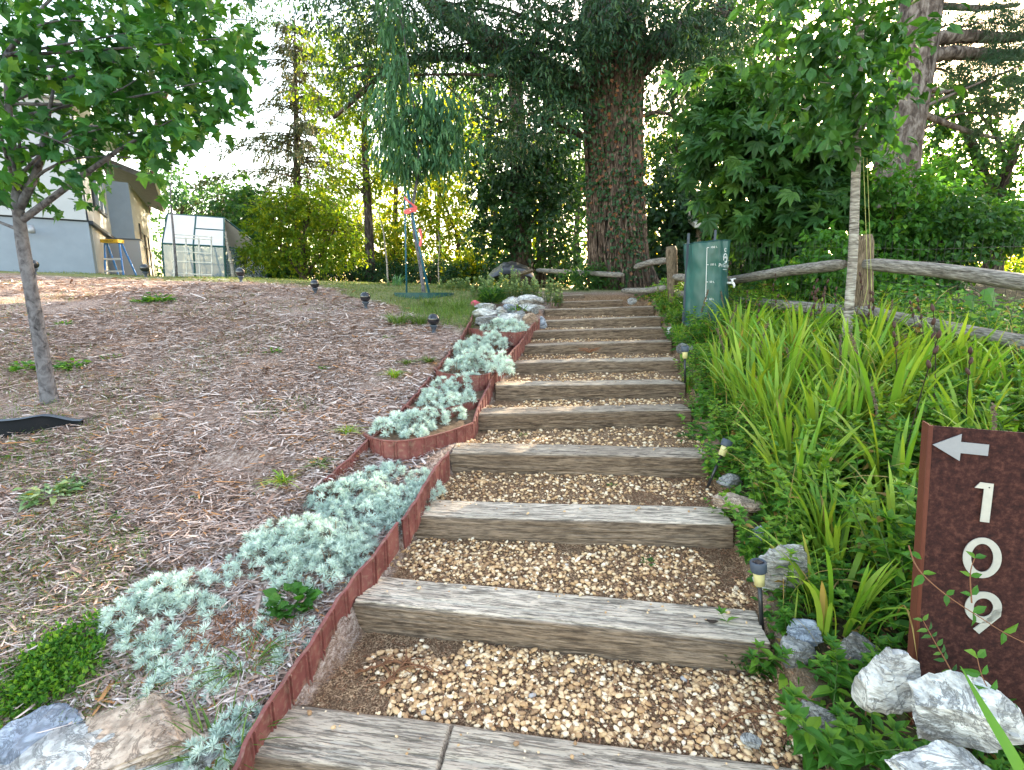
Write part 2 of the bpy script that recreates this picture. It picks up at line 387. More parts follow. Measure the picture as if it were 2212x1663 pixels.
TY = np.array([(a[1]+b[1])/2 for a, b in TIE]); TZ = np.array([(a[2]+b[2])/2 for a, b in TIE])
TL = np.array([a[0] for a, b in TIE]); TR = np.array([b[0] for a, b in TIE])
TR[-2:] = TR[-3]+.1; TSL = np.array([(b[1]-a[1])/(b[0]-a[0]) for a, b in TIE])
TSL[0] = TSL[1]
DEPTH = .25
sy = [-3, .4]+list(TY+.12)+[11.2, 14, 20, 60]
sz = [-.42, -.16]+list(TZ)+[1.66, 1.72, 1.78, 1.9]
def S(Y): return np.interp(Y, sy, sz)
pu, pz = [-3, TY[0]-.02], [-.42, TZ[0]-.16]
for i in range(len(TY)):
    pu += [TY[i]+.03, TY[i]+DEPTH*.6, TY[i]+DEPTH]; pz += [pz[-1]+.005, TZ[i]-.05, TZ[i]-.022]
    if i < len(TY)-1: pu.append(TY[i+1]-.02); pz.append(max(TZ[i+1]-(.155 if i < 5 else .14), TZ[i]-.06))
pu += [11.2, 60]; pz += [1.62, 1.9]
def slope_u(x, Y):
    xc = np.interp(Y, TY, (TL+TR)/2); return Y-np.interp(Y, TY, TSL)*(x-xc)
# the edging that holds back the mulch slope (upper edge of the planting bed)
EB = np.array([hp(px, py, z)[:2] for px, py, z in [(300, 1190, .34), (380, 1165, .40), (540, 1115, .46), (700, 1003, .58), (790, 933, .66),
              (860, 866, .77), (930, 785, .95), (1000, 702, 1.20), (1022, 668, 1.36)]])
def bedx(Y):
    o = np.argsort(EB[:, 1]); return np.interp(Y, EB[o, 1], EB[o, 0])
def H(x, Y, fine=True):
    x = np.asarray(x, float); Y = np.asarray(Y, float)
    base = S(Y)
    L = np.interp(Y, TY, TL); R = np.interp(Y, TY, TR); bx = np.minimum(bedx(Y), L-.3)
    left = base+.034*np.clip(-x, 0, 14)*sm(Y, 0, 9)+.055*sm(bx-x, -.0, .05)*sm(Y, 1.9, 2.6)*(1-sm(Y, 7.2, 8.0))-.02*(bx < x)*sm(Y, 1.9, 2.6)*(1-sm(Y, 7, 8))-.03*sm(x-L, -.5, -.1)*(1-sm(Y, 2.8, 3.2))
    left = left-.30*sm(Y, 12.6, 15)*sm(-x, 6, 9)          # the ground falls again behind the crest
    left = left-.10*sm(-x, .6, 1.6)*(1-sm(Y, 1.1, 2.2))
    rise = .23*np.clip(x-R, 0, 2.3)
    right = base+rise*(1-.75*sm(Y, 7, 12))-.012*np.clip(x-R-2.3, 0, 20)+.02
    h = np.where(x < (L+R)/2, left, right)
    if True:
        u = slope_u(x, Y); path = np.interp(u, pu, pz)
        wgt = sm(x, L-.05, L+.0)*(1-sm(x, R+.0, R+.10))*(1-sm(Y, 10, 11))
        h = h*(1-wgt)+path*wgt
    h = h+(fbm(x*1.1, Y*1.1, 0, 3, 3)-.5)*.10*sm(np.abs(x-(L+R)/2), .95, 1.9)*sm(Y, .3, 1.5)
    if fine: h = h+(fbm(x*9, Y*9, 0, 5, 3)-.5)*.028
    return h
def gp(px, py, smax=90):                                # first point of the ground on the line of sight
    x, y, z = ray(px, py); x, y, z = np.broadcast_arrays(x, y, z)
    x, y, z = [np.atleast_1d(a).astype(float) for a in (x, y, z)]
    lo = np.full(x.shape, .5); hi = np.full(x.shape, np.nan); s = np.full(x.shape, .5)
    for k in range(170):
        s2 = s*1.03+.01; f = EYE+z*s2-H(x*s2, y*s2, False)
        hit = (f < 0) & np.isnan(hi); hi = np.where(hit, s2, hi); lo = np.where(hit, s, lo); s = s2
    ok = ~np.isnan(hi); hi = np.where(ok, hi, smax)
    for k in range(14):
        m = (lo+hi)/2; f = EYE+z*m-H(x*m, y*m, False); lo = np.where(f < 0, lo, m); hi = np.where(f < 0, m, hi)
    P = np.stack([x*hi, y*hi, H(x*hi, y*hi)], -1)
    return P, ok, hi
def g1(px, py):
    P, ok, s = gp(px, py); return P[0]
def onz(x, Y): return np.array([x, Y, float(H(x, Y))])

LAWNB = np.array([(-.9, 6.5), (-1.2, 7.2), (-2.45, 8.6), (-4, 10.35), (-6.2, 11.5), (-8.4, 11.9), (-14, 12.2), (-60, 12.4)])
def lawn(x, Y):
    yb = np.interp(-x, -LAWNB[:, 0], LAWNB[:, 1])
    return sm(Y-yb+(fbm(x*2, Y*2, 0, 9, 3)-.5)*1.3, -.25, .35)*(x < bedx(Y)+.1)

xs = np.unique(np.concatenate([np.linspace(-400, -40, 13), np.linspace(-40, -8, 40), np.linspace(-8, -1.7, 90), np.linspace(-1.7, 3.2, 165),
                               np.linspace(3.2, 9, 60), np.linspace(9, 40, 35), np.linspace(40, 400, 13)]))
ys = np.unique(np.concatenate([[-60, -30, -15, -8, -4, -2, -1], np.linspace(-1, .9, 20), np.linspace(.9, 3.4, 125), np.linspace(3.4, 11, 230),
                               np.linspace(11, 20, 70), np.linspace(20, 60, 40), np.linspace(60, 900, 20)]))
GX, GY = np.meshgrid(xs, ys, indexing='ij'); GZ = H(GX, GY)
b = B(); b.grid(np.stack([GX, GY, GZ], -1), flip=True if False else False)
L_ = np.interp(GY, TY, TL); R_ = np.interp(GY, TY, TR)
pathm = sm(GX, L_-.02, L_+.03)*(1-sm(GX, R_+.02, R_+.12))*(1-sm(GY, 10, 10.6))
gardm = sm(GX, R_, R_+.15)*(1-pathm)
lawnm = np.maximum(lawn(GX, GY)*(1-gardm)*(1-pathm), sm(GY, 10.3, 11))
V = np.concatenate(b.V)
m, nt, p = newmat('earth_and_mulch', .95, .15)
n1 = noise(nt, 3, 8); n2 = noise(nt, 60, 6, map_=(1, .35, 1)); n3 = noise(nt, 90, 4, map_=(.3, 1, 1), dist=1.5); n4 = noise(nt, 25, 8)
mul = ramp(nt, n2, [(.32, (.05, .03, .022)), (.45, (.16, .10, .075)), (.56, (.36, .27, .23)), (.68, (.55, .46, .41))])
mul2 = ramp(nt, n3, [(.34, (.06, .035, .025)), (.48, (.22, .14, .11)), (.62, (.48, .40, .35))])
mul = mixc(nt, n1, mul, mul2)
mul = mixc(nt, ramp(nt, noise(nt, 1.7, 6), [(.55, (0,)*3), (.72, (.75,)*3)]), mul, (.26, .14, .065))
pth = ramp(nt, noise(nt, 130, 4), [(.38, (.045, .025, .015)), (.5, (.19, .115, .065)), (.6, (.50, .34, .21))]); pth = mixc(nt, ramp(nt, n4, [(.4, (0,)*3), (.6, (.7,)*3)]), pth, (.12, .07, .042))
grs = ramp(nt, n4, [(.3, (.05, .08, .02)), (.5, (.13, .15, .05)), (.68, (.30, .26, .13))])
gsoil = ramp(nt, n4, [(.3, (.02, .018, .010)), (.55, (.06, .05, .025)), (.7, (.10, .12, .04))])
c = mixc(nt, attr(nt, 'path'), mul, pth); c = mixc(nt, attr(nt, 'lawn'), c, grs); c = mixc(nt, attr(nt, 'garden'), c, gsoil)
nt.links.new(c, p.inputs['Base Color']); bump(nt, p, n2, .8, .02)
g_ = make('ground', V, [np.concatenate(b.F[4])], m, None, {'path': pathm.ravel(), 'lawn': lawnm.ravel(), 'garden': gardm.ravel()}, True)
meta(g_, kind='structure')

# ------------------------------------------------------------------ timber steps
def timber(i, a, b_, nlen, nper, label, extra=None):
    d = b_-a; L = np.linalg.norm(d); d = d/L
    back = unit(np.array([-d[1], d[0], 0.])); up = np.cross(d, back)
    hgt, dep = .20, DEPTH
    t = thing('timber_step', label, 'timber step', (a+b_)/2-np.array([0, 0, .1]), 'weathered timber steps of the garden stairs')
    q = np.linspace(0, 4, nper, endpoint=False); cx_ = np.where(q < 1, q, np.where(q < 2, 1, np.where(q < 3, 3-q, 0)))
    cz_ = np.where(q < 1, 0, np.where(q < 2, q-1, np.where(q < 3, 1, 4-q)))   # (0,0) front top, going back, down, forward, up
    ang = np.arctan2(cz_-.5, cx_-.5); rr = .5*(np.maximum(np.abs(cx_-.5), np.abs(cz_-.5))/.5)
    rad = np.hypot(cx_-.5, cz_-.5); cap = np.minimum(rad, .655); ux = .5+(cx_-.5)*cap/rad; uz = .5+(cz_-.5)*cap/rad
    s = np.linspace(0, 1, nlen)[:, None]; sw = s*L
    seed = i*13.7
    gro = vnoise(sw*1.3+seed, q[None]*16+fbm(sw*2+seed, q[None]*3, 0, 2, 2)*2.5, seed, 11)
    gro2 = vnoise(sw*3+seed, q[None]*34+fbm(sw*3, q[None]*2, seed, 4, 2)*3, seed, 12)
    dd = -.010*sm(gro, .62, .93)-.006*sm(gro2, .6, .9)-.012*fbm(sw*3, q[None]*1.4, seed, 14, 3)
    wear = .02*(fbm(sw*2.2, np.cos(q*math.pi/2)[None]*1.2, seed, 15, 3)-.35)*sm(np.minimum(q, 4-q), .5, 0)[None]
    dd = dd-np.abs(wear)
    if i == 0:                                       # the old saw cut across the lowest timber
        dd = dd-.03*sm(np.abs(s-.345+.0*q[None]), .0045, .0015)*(q[None] < 1.02)
    cx2, cz2 = ux[None]*dep, uz[None]*hgt; ox, oz = np.cos(ang)[None], np.sin(ang)[None]
    X = cx2+dd*ox; Z = cz2+dd*oz
    endj = .006*(fbm(q[None]*3, s*0, seed, 20, 2)-.5)*(np.abs(s-.5) > .499)*4
    P = a+d*((sw+endj)[..., None])+back*(X[..., None])-up*Z[..., None]
    P[..., 2] += .012*(fbm(sw*.8, 0, seed, 21, 2)-.5)*sm(s, 0, .1)*sm(s, 1, .9)
    bb = B(); n, k = P.shape[:2]
    ii, jj = np.meshgrid(np.arange(n-1), np.arange(k), indexing='ij'); j2 = (jj+1) % k
    top = np.clip(sm(q, -.03, .06)*(1-sm(q, .97, 1.05))+sm(q, 3.97, 4.03), 0, 1)
    top = np.broadcast_to(top[None], (n, k)).copy(); top += .28*fbm(sw*2+3, q[None]*2, seed, 23, 3)*(q[None] > 3)
    ec = P[[0, -1]].mean(1)
    bb.add(np.concatenate([P.reshape(-1, 3), ec]), [np.stack([ii*k+jj, (ii+1)*k+jj, (ii+1)*k+j2, ii*k+j2], -1).reshape(-1, 4),
           [[n*k, r, (r+1) % k] for r in range(k)]+[[n*k+1, (n-1)*k+(r+1) % k, (n-1)*k+r] for r in range(k)]], np.concatenate([np.clip(top*(1 if i < 3 else .55)*(.8+.35*math.sin(i*2.3)**2), 0, 1).ravel(), [0, 0]]))
    # rotate local axes into the object so that the grain runs along the timber
    o = bb.make('timber', M['tie'], t, True)
    R = np.stack([d, back, up], 1); c0 = ORG[t.name]
    me = o.data; co = np.empty(len(me.vertices)*3, np.float32); me.vertices.foreach_get('co', co)
    co = co.reshape(-1, 3)@R+np.array([i*3.3, i*1.7, 0]); me.vertices.foreach_set('co', co.ravel().astype(np.float32)); me.update()
    from mathutils import Matrix
    o.matrix_local = Matrix([list(R[0])+[0], list(R[1])+[0], list(R[2])+[0], [0, 0, 0, 1]])@Matrix.Translation((-i*3.3, -i*1.7, 0))
    if extra: extra(t, a, d, back, up, L)
    return t
def knot(frac, dp, r):
    def f(t, a, d, back, up, L):
        bb = B(); c = a+d*L*frac+back*dp+up*.0008
        th = np.arange(14)*2*math.pi/14
        for q, (ra, zz) in enumerate([(1, 0), (.55, .0012)]):
            rr = r*ra*(1+.2*np.sin(th*3+q))
            V = c+(np.cos(th)*rr*1.6)[:, None]*d+(np.sin(th)*rr*.7)[:, None]*back+up*(zz-.003)
            bb.add(np.concatenate([V, [c+up*(zz)]]), [[[14, j, (j+1) % 14] for j in range(14)]])
        bb.make('knot', M['darkbark'], t)
    return f
tie_lab = ['pale grey lowest timber step, cut across by a dark line, with small nail holes',
 'wide pale timber step with a dark knot near its right end, second from the bottom',
 'third timber step from the bottom, its right end near the flat brown stone',
 'fourth timber step up, grey and deeply grooved, beside the lowest round planter',
 'fifth timber step up, its right end stained dark under the leaves',
 'sixth timber step up, beside the second planter and long smooth crack',
 'seventh timber step up, next to the overhanging silver bush',
 'eighth timber step up, with the red dead sprig lying in front of it',
 'ninth timber step up, level with the topmost curved planter',
 'tenth timber step up, beside the upright bluish stone',
 'eleventh timber step up, dark and worn next to the rock pile',
 'twelfth timber step up, short, just below the topmost one',
 'topmost and shortest dark timber step at the head of the stairs']
for i, (a, b_) in enumerate(TIE):
    near = i < 3
    if i == 11: b_ = a+(b_-a)
    timber(i, a, b_, 420 if near else (220 if i < 6 else 120), 168 if near else (96 if i < 6 else 56), tie_lab[i], knot(.885, .12, .017) if i == 1 else None)

# ------------------------------------------------------------------ gravel, litter and mulch chips
PEB = [ico(2 if q < 4 else 1, .5, q, .42+.05*(q % 4)) for q in range(8)]
def randrot(n, tilt=.35):
    nr = unit(np.c_[rng.normal(size=(n, 2))*tilt, np.ones(n)]); a = rng.random(n)*6.283
    return frame(np.c_[np.cos(a), np.sin(a), np.zeros(n)], nr)
bb = B()
for i in range(len(TIE)-1):
    a, b_ = TIE[i]; a2, b2 = TIE[i+1]; n = [3900, 2900, 1700, 850, 620, 460, 360, 300, 220, 130, 60, 20][i]
    # share of bare earth: left end of the treads and the right end of the second tread
    t = rng.random(n*2); s = rng.random(n*2)
    keep = fbm(t*4+i*3, s*1.5, i, 31, 3) > .30+.22*np.exp(-(t/.10)**2)+(.24*np.exp(-((t-1)/.22)**2) if i in (1, 2) else .1*np.exp(-((t-1)/.1)**2))
    t, s = t[keep][:n], s[keep][:n]; n = len(t)
    A = a+(b_-a)*t[:, None]; A2 = a2+(b2-a2)*t[:, None]; bk = unit((A2-A)*[1, 1, 0])
    lo = DEPTH/np.linalg.norm((A2-A)[:, :2], axis=1)
    f = lo+(1-lo)*s+rng.normal(size=n)*.01
    P = A+(A2-A)*f[:, None]; P[:, 2] = H(P[:, 0], P[:, 1])
    r = (.0045+.0125*rng.random(n)**1.9)*(1.0 if i < 3 else 1.15); P[:, 2] += r*.25+rng.random(n)*.006
    k = rng.integers(0, 8, n) if i < 1 else rng.integers(4, 8, n); R = randrot(n)
    v = np.clip(rng.random(n)*.93+(rng.random(n) > .95)*.1, 0, 1)
    for q in range(8):
        mk = k == q; scatter(bb, PEB[q], P[mk], R[mk], r[mk]*1.0, v[mk])
for i in range(7):                                       # a few strays on the timbers
    a, b_ = TIE[i]; n = 46; t = rng.random(n); d = unit(b_-a); bk = np.array([-d[1], d[0], 0]); f = .04+(DEPTH-.04)*rng.random(n)**.45
    P = a+(b_-a)*t[:, None]+bk*f[:, None]+[0, 0, .003]; r = .004+.008*rng.random(n)**2
    scatter(bb, PEB[5], P, randrot(n), r, rng.random(n)*.9)
o = bb.make('gravel', M['pebble'], None, True); meta(o, 'tan and cream pebbles covering the treads between the timber steps', 'gravel', kind='stuff')
# tread litter: red-brown needles and scraps
bb = B(); n = 15000
ti = rng.integers(0, 11, n); ti = np.where(rng.random(n) < .55, rng.integers(0, 3, n), ti)
t = np.where(rng.random(n) < .35, 1-rng.random(n)**2*.35, rng.random(n)); A = np.array([q[0] for q in TIE])[ti]; Bv = np.array([q[1] for q in TIE])[ti]
A2 = np.array([q[0] for q in TIE])[ti+1]; B2 = np.array([q[1] for q in TIE])[ti+1]
P0 = A+(Bv-A)*t[:, None]; P1 = A2+(B2-A2)*t[:, None]; lo = DEPTH/np.linalg.norm((P1-P0)[:, :2], axis=1)
P = P0+(P1-P0)*(lo+(1-lo)*rng.random(n))[:, None]; P[:, 2] = H(P[:, 0], P[:, 1])+.004+.008*rng.random(n)
R = randrot(n, .25); L = .012+.045*rng.random(n)**2
scatter(bb, NARROW, P, R, np.c_[.0018+.002*rng.random(n), L, L], rng.random(n))
o = bb.make('leaf_litter', M['litter'], None); meta(o, 'reddish brown needles and scraps on the gravel treads', 'leaf litter', kind='stuff')
# mulch on the slope
bb = B()
def mulch(n, px0, px1, py0, py1, grow, f=lambda P: np.ones(len(P), bool), L0=.03, L1=.085):
    px = px0+(px1-px0)*rng.random(n); py = py0+(py1-py0)*rng.random(n)
    P, ok, s = gp(px, py)
    ok &= (P[:, 1] < 13) & f(P) & (P[:, 0] < np.interp(P[:, 1], TY, TL)-.13)
    ok &= (lawn(P[:, 0], P[:, 1]) < .6+.4*(rng.random(n) < .15))
    ok &= fbm(P[:, 0]*1.6, P[:, 1]*1.6, 0, 77, 3) < .53+.25*rng.random(n)
    P, s = P[ok], s[ok]; n = len(P)
    sc_ = np.clip(s/grow, 1, 2.2)
    a = np.where(rng.random(n) < .35, rng.normal(size=n)*.5, rng.random(n)*6.283)
    nr = unit(np.c_[rng.normal(size=(n, 2))*.3, np.ones(n)]); R = frame(np.c_[np.cos(a), np.sin(a), rng.normal(size=n)*.18], nr)
    L = 1.35*(L0+(L1-L0)*rng.random(n)**2.0)*sc_**.7; W = (.0030+.0065*rng.random(n)**2)*sc_
    big = rng.random(n) < .02; L = np.where(big, L*1.6, L); W = np.where(big, W*1.8, W)
    P[:, 2] += .004+.018*rng.random(n)
    v = np.clip(.15+.62*rng.random(n)+.25*(fbm(P[:, 0]*1.3, P[:, 1]*1.3, 0, 55, 2)-.5), 0, .9); v = np.where(rng.random(n) < .07, 1, v)
    scatter(bb, STRAW, P-R[:, :, 1]*L[:, None]*.5, R, np.c_[W*1.3, L, L*.5], v)
mulch(52000, -60, 1100, 840, 1663, 3)
mulch(54000, -60, 1160, 600, 860, 4.5)
mulch(6000, -700, 0, 640, 1600, 4)
mulch(9000, 560, 1160, 700, 1300, 2.2, L0=.015, L1=.05)
mulch(2600, -60, 1100, 620, 1663, 3, L0=.08, L1=.2)
o = bb.make('mulch', M['mulch'], None); meta(o, 'straw coloured wood chip mulch over the whole left slope', 'mulch', kind='stuff')

# ------------------------------------------------------------------ terracotta plastic edging
def dens(P, step=.02):
    P = np.asarray(P, float); d = np.r_[0, np.cumsum(np.linalg.norm(np.diff(P, axis=0), axis=1))]
    s = np.linspace(0, d[-1], max(3, int(d[-1]/step)))
    return np.stack([np.interp(s, d, P[:, k]) for k in range(3)], 1), s
def smooth(P, it=3):
    for _ in range(it): P[1:-1] = (P[:-2]+2*P[1:-1]+P[2:])/4
    return P
def edging(label, P, hgt, seed=0, ribs=.105, wave=.012, sag=.006):
    P, s = dens(P); P = smooth(P, 8)
    base = thing('garden_edging', label, 'garden edging', P[0]-[0, 0, hgt], 'terracotta coloured plastic edging')
    rq = np.arange(ribs*.4, s[-1]-.02, ribs); ex = np.concatenate([rq+o_ for o_ in (-.0135, -.0115, -.0075, -.0055, .0055, .0075, .0115, .0135)])
    s2 = np.unique(np.clip(np.concatenate([s, ex]), 0, s[-1])); P = np.stack([np.interp(s2, s, P[:, k]) for k in range(3)], 1); s = s2
    T = unit(np.gradient(P, axis=0)*[1, 1, 0]); Nn = np.stack([T[:, 1], -T[:, 0], 0*s], 1)
    dq = np.min(np.abs(np.abs(s[:, None]-rq[None])-.0095), axis=1) if len(rq) else s*0+1
    rib = .009*sm(dq, .0035, .0015)
    P = P+Nn*(wave*(fbm(s*7+seed, 0, 0, 41, 3)-.5)*2)[:, None]; P[:, 2] += sag*(fbm(s*9+seed, 0, 0, 42, 3)-.5)*2
    lean = .02*(fbm(s*3, seed, 0, 43, 2)-.5)
    rows = []
    prof = [(-.0035, -1, 1), (-.0035, -.07, 1), (-.008, -.03, 0), (-.008, -.002, 0), (0, 0, 0), (.008, -.002, 0), (.008, -.03, 0), (.0035, -.07, 1), (.0035, -1, 1)]
    for o_, z, rb_ in prof: rows.append(P+Nn*(o_+np.sign(o_)*rib*rb_+lean*(-z))[:, None]+np.array([0, 0, 1])*(z*hgt))
    bb = B(); bb.grid(np.stack(rows, 1)); bb.make('panel', M['edging'], base, False)
    return base
def zz(pts, dz): return [np.array([x, y, float(S(y))+dz]) for x, y in pts]
# along the left ends of the timbers
P = [hp(px, py, z) for px, py, z in [(488, 1690, .06), (535, 1590, .11), (590, 1500, .145), (668, 1400, .195), (742, 1278, .265)]]
P += [hp(px, py, z) for px, py, z in [(800, 1205, .335), (862, 1128, .42)]]
edging('terracotta edging strip with wavy top beside the lowest two timber steps', P, .16, 1, wave=.02)
P = [hp(px, py, z) for px, py, z in [(868, 1122, .42), (905, 1070, .475), (948, 1000, .55), (972, 975, .575)]]
edging('short terracotta edging strip between the wide silver bush and the third timber step', P, .17, 2, wave=.02)
P = [hp(px, py, z) for px, py, z in [(1022, 911, .618), (1037, 870, .69), (1058, 825, .79), (1066, 806, .83)]]
edging('terracotta edging strip beside the fifth and sixth timber steps', P, .16, 3)
P = [at(px, py, Y) for px, py, Y in [(1068, 805, 4.75), (1090, 775, 5.1), (1122, 740, 5.7), (1140, 715, 6.3), (1150, 700, 6.7), (1165, 688, 7.1)]]
edging('far terracotta edging strip running up to the rock pile', P, .16, 4)
# upper edging that holds the mulch
zb = [.34, .40, .46, .58, .66, .77, .95, 1.20, 1.36]
P = [np.array([*EB[i], float(H(*EB[i], False))+.005]) for i in range(1, 4)]
P[0][2] -= .03
edging('low half buried terracotta edging behind the large silver bushes', P[:2]+[P[2]], .12, 5, wave=.03, sag=.02)
P = [np.array([*EB[i], float(H(EB[i][0]-.08, EB[i][1], False))+.025]) for i in range(3, 7)]
edging('long terracotta edging holding back the mulch above the lower planters', P, .17, 6, wave=.022)
P = [np.array([*EB[i], float(H(EB[i][0]-.08, EB[i][1], False))+.03]) for i in range(6, 9)]; P[0] = P[0]+(P[1]-P[0])*.12
edging('upper terracotta edging between lawn grass and the rock pile', P, .15, 7, wave=.02)
# curved planters
PLANT = [('lowest curved terracotta planter wall, facing the fourth timber step', .618, .20, [(785, 935), (800, 944), (830, 951), (876, 951), (925, 943), (974, 929), (1000, 920), (1022, 911)]),
         ('second curved terracotta planter wall from the bottom', .705, .17, [(858, 860), (870, 872), (890, 880), (929, 885), (960, 882), (993, 874), (1020, 866), (1035, 861)]),
         ('third curved terracotta planter wall with a silver bush spilling to the right', .862, .15, [(958, 783), (940, 788), (937, 794), (945, 800), (961, 806), (990, 810), (1030, 811), (1055, 807), (1062, 800)]),
         ('fourth curved terracotta planter wall, mostly hidden by silver foliage', .965, .15, [(958, 735), (966, 742), (985, 752), (1020, 763), (1055, 764), (1085, 759), (1105, 748), (1120, 738)]),
         ('topmost curved terracotta planter wall below the white rocks', 1.14, .16, [(994, 704), (1010, 708), (1051, 713), (1085, 717), (1118, 718), (1140, 713), (1149, 703)])]
SOIL = M['soil'] = flat('planter_soil', (.13, .085, .055), .95, .1, 0, .5, 30, .6)
for q, (lab, z, hgt, pts) in enumerate(PLANT):
    P = [hp(px, py, z) for px, py in pts]
    base = edging(lab, P, hgt, 20+q, ribs=.10, wave=.003, sag=.002)
    Pd, s = dens(P, .03); bb = B()                                   # earth inside, from the rim back into the slope
    far = Pd+np.array([.05, .55, 0]); far[:, 2] = S(far[:, 1])+.03; n = len(Pd)
    rows = [Pd+(far-Pd)*f for f in np.linspace(0.01, 1, 9)]
    G = np.stack(rows, 1); f = np.linspace(0, 1, 9)[None]
    G[..., 2] = Pd[:, 2:3]-.03*(1-f)+(far[:, 2:3]-Pd[:, 2:3])*f**2*.8+(fbm(G[..., 0]*14, G[..., 1]*14, 0, 51, 3)-.5)*.03
    bb.grid(G); bb.make('soil', SOIL, base, True)

# ------------------------------------------------------------------ silver bushes
def silver(label, lumps, z=None, n=1.0, tuft=.027, group='silvery feathery bushes in the bed beside the stairs', lean=0, seed=0):
    """lumps: (px, py of the foot, radius in px, height factor)"""
    g = np.random.default_rng(100+seed); C = []
    for L in lumps:
        px, py, r, hf = L[:4]
        P = g1(px, py) if z is None else hp(px, py, z)
        d = np.linalg.norm(P-[0, 0, EYE]); C.append((*P, r/FPX*d, hf))
    C = np.array(C); base = thing('silver_bush', label, 'bush', C[:, :3].mean(0), group)
    TP, TN, ST = [], [], B()
    for x, y, zc, r, hf in C:
        r = r*(1.06 if z is None else .95); hf = hf*(1.2 if z is None else 1.3); k = max(3, int(n*3.3*(r/tuft)**2))
        u = unit(np.c_[g.normal(size=(k, 2)), np.abs(g.normal(size=k))*.9+.05]); rr = (.72+.33*g.random(k))
        P = np.array([x, y, zc-.01])+u*[r, r, r*hf]*(rr*(.82+.36*fbm(u[:, 0]*2.5+x*9, u[:, 1]*2.5, u[:, 2]*2.5+zc*7, 5, 2)))[:, None]
        TP.append(P); TN.append(unit(u*[1, 1, 1/hf]+g.normal(size=(k, 3))*.3+[0, 0, .35]))
        for q in range(0, k, 3):
            ST.tube([np.array([x, y, zc-.02])+u[q]*[r*.2, r*.2, 0], np.array([x, y, zc])+(P[q]-[x, y, zc])*.6+[0, 0, .01], P[q]], [.003, .002, .0015], 4, False)
    TP, TN = np.concatenate(TP), np.concatenate(TN); nt_ = len(TP)
    kk = 56; rep = np.repeat(np.arange(nt_), kk); m_ = len(rep)
    sz = tuft*(.75+.5*g.random(nt_))[rep]
    d = unit(TN[rep]*.55+g.normal(size=(m_, 3))*.62); d = np.where(((d*TN[rep]).sum(1) < -.25)[:, None], -d, d)
    P = TP[rep]+d*sz[:, None]*.15
    R = frame(d, unit(g.normal(size=(m_, 3)))); Ls = sz*(.7+.5*g.random(m_))
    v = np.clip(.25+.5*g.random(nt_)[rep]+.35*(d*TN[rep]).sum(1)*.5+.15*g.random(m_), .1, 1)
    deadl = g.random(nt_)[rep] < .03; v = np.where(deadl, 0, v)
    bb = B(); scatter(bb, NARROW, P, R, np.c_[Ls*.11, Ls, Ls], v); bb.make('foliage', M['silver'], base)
    ST.make('stem', M['litter'], base); return base
silver('straggly thin silver bush in the lower left with bare brown stems in its middle',
       [(290, 1330, 42, .7), (345, 1300, 44, .7), (395, 1290, 46, .8), (440, 1290, 42, .7), (330, 1370, 40, .7), (270, 1350, 26, .6), (460, 1320, 26, .6), (355, 1400, 34, .7), (400, 1425, 30, .7),
        (430, 1395, 30, .6), (380, 1450, 24, .6), (335, 1440, 20, .6), (455, 1440, 24, .6), (345, 1490, 22, .6), (335, 1540, 0.1, .6)][:14], n=.62, seed=1)
bb = B(); g = np.random.default_rng(8); sb = bpy.data.objects['silver_bush']
for q in range(170):
    p0 = g1(505+g.normal()*55, 1365+g.normal()*26); a = g.random()*6.283; L = .06+.10*g.random(); d = np.array([math.cos(a), math.sin(a)*.8, 0]); bb.tube([p0+[0, 0, .0], p0+d*L*.5+[0, 0, .03+.03*g.random()], p0+d*L+[0, 0, .01]], .0016, 4, False)
bb.make('dead_stem', M['litter'], sb)
silver('sparse silver tufts against the terracotta edging, to the right of the bare stems',
       [(530, 1370, 20, .8), (570, 1345, 20, .8), (585, 1310, 16, .8), (600, 1375, 22, .8), (640, 1355, 18, .8), (655, 1325, 14, .8), (672, 1350, 16, .8), (640, 1415, 24, .7), (590, 1430, 22, .7),
        (520, 1430, 18, .7), (475, 1475, 22, .7), (440, 1480, 20, .7), (500, 1370, 12, .7)], n=.75, seed=2)
silver('small silver tuft by the near end of the terracotta edging, mixed with grass', [(505, 1560, 22, .8), (540, 1540, 16, .8), (465, 1625, 40, .7), (500, 1600, 30, .7), (430, 1650, 28, .7)], n=.8, seed=3)
silver('large dense silver bush with green clover leaves at its foot',
       [(570, 1215, 50, .8), (620, 1190, 55, .9), (670, 1185, 58, .9), (725, 1200, 60, .9), (765, 1215, 46, .9), (710, 1240, 55, .9), (640, 1235, 50, .8), (760, 1170, 46, .8), (570, 1185, 36, .8)], seed=4)
silver('broad dense silver bush directly below the lowest curved planter',
       [(712, 1085, 42, .7), (755, 1075, 46, .8), (800, 1062, 42, .8), (835, 1105, 46, .7), (880, 1095, 48, .8), (918, 1072, 36, .9), (790, 1115, 44, .6), (740, 1115, 40, .6), (905, 1045, 28, .9), (850, 1025, 24, .9), (815, 1025, 22, .9), (850, 1145, 30, .6)], seed=5)
silver('silver bush filling the lowest curved planter', [(835, 935, 32, .9), (868, 925, 34, .9), (905, 925, 36, 1.), (940, 912, 34, 1.), (975, 905, 30, 1.), (918, 895, 26, 1.), (895, 940, 28, .7)], .60, tuft=.03, seed=6)
silver('silver bush in the second curved planter', [(930, 868, 28, .9), (955, 855, 32, 1.), (990, 848, 34, 1.), (1022, 842, 30, 1.), (975, 872, 26, .7), (960, 832, 22, 1.2), (1005, 865, 24, .7)], .70, tuft=.032, seed=7)
silver('wide silver bush spilling over the right side of the third curved planter', [(985, 800, 28, .9), (1015, 795, 34, 1.), (1045, 792, 34, 1.), (1080, 800, 32, 1.), (1095, 806, 22, 1.), (1005, 775, 26, 1.), (1050, 775, 28, .9)], .86, tuft=.035, seed=8)
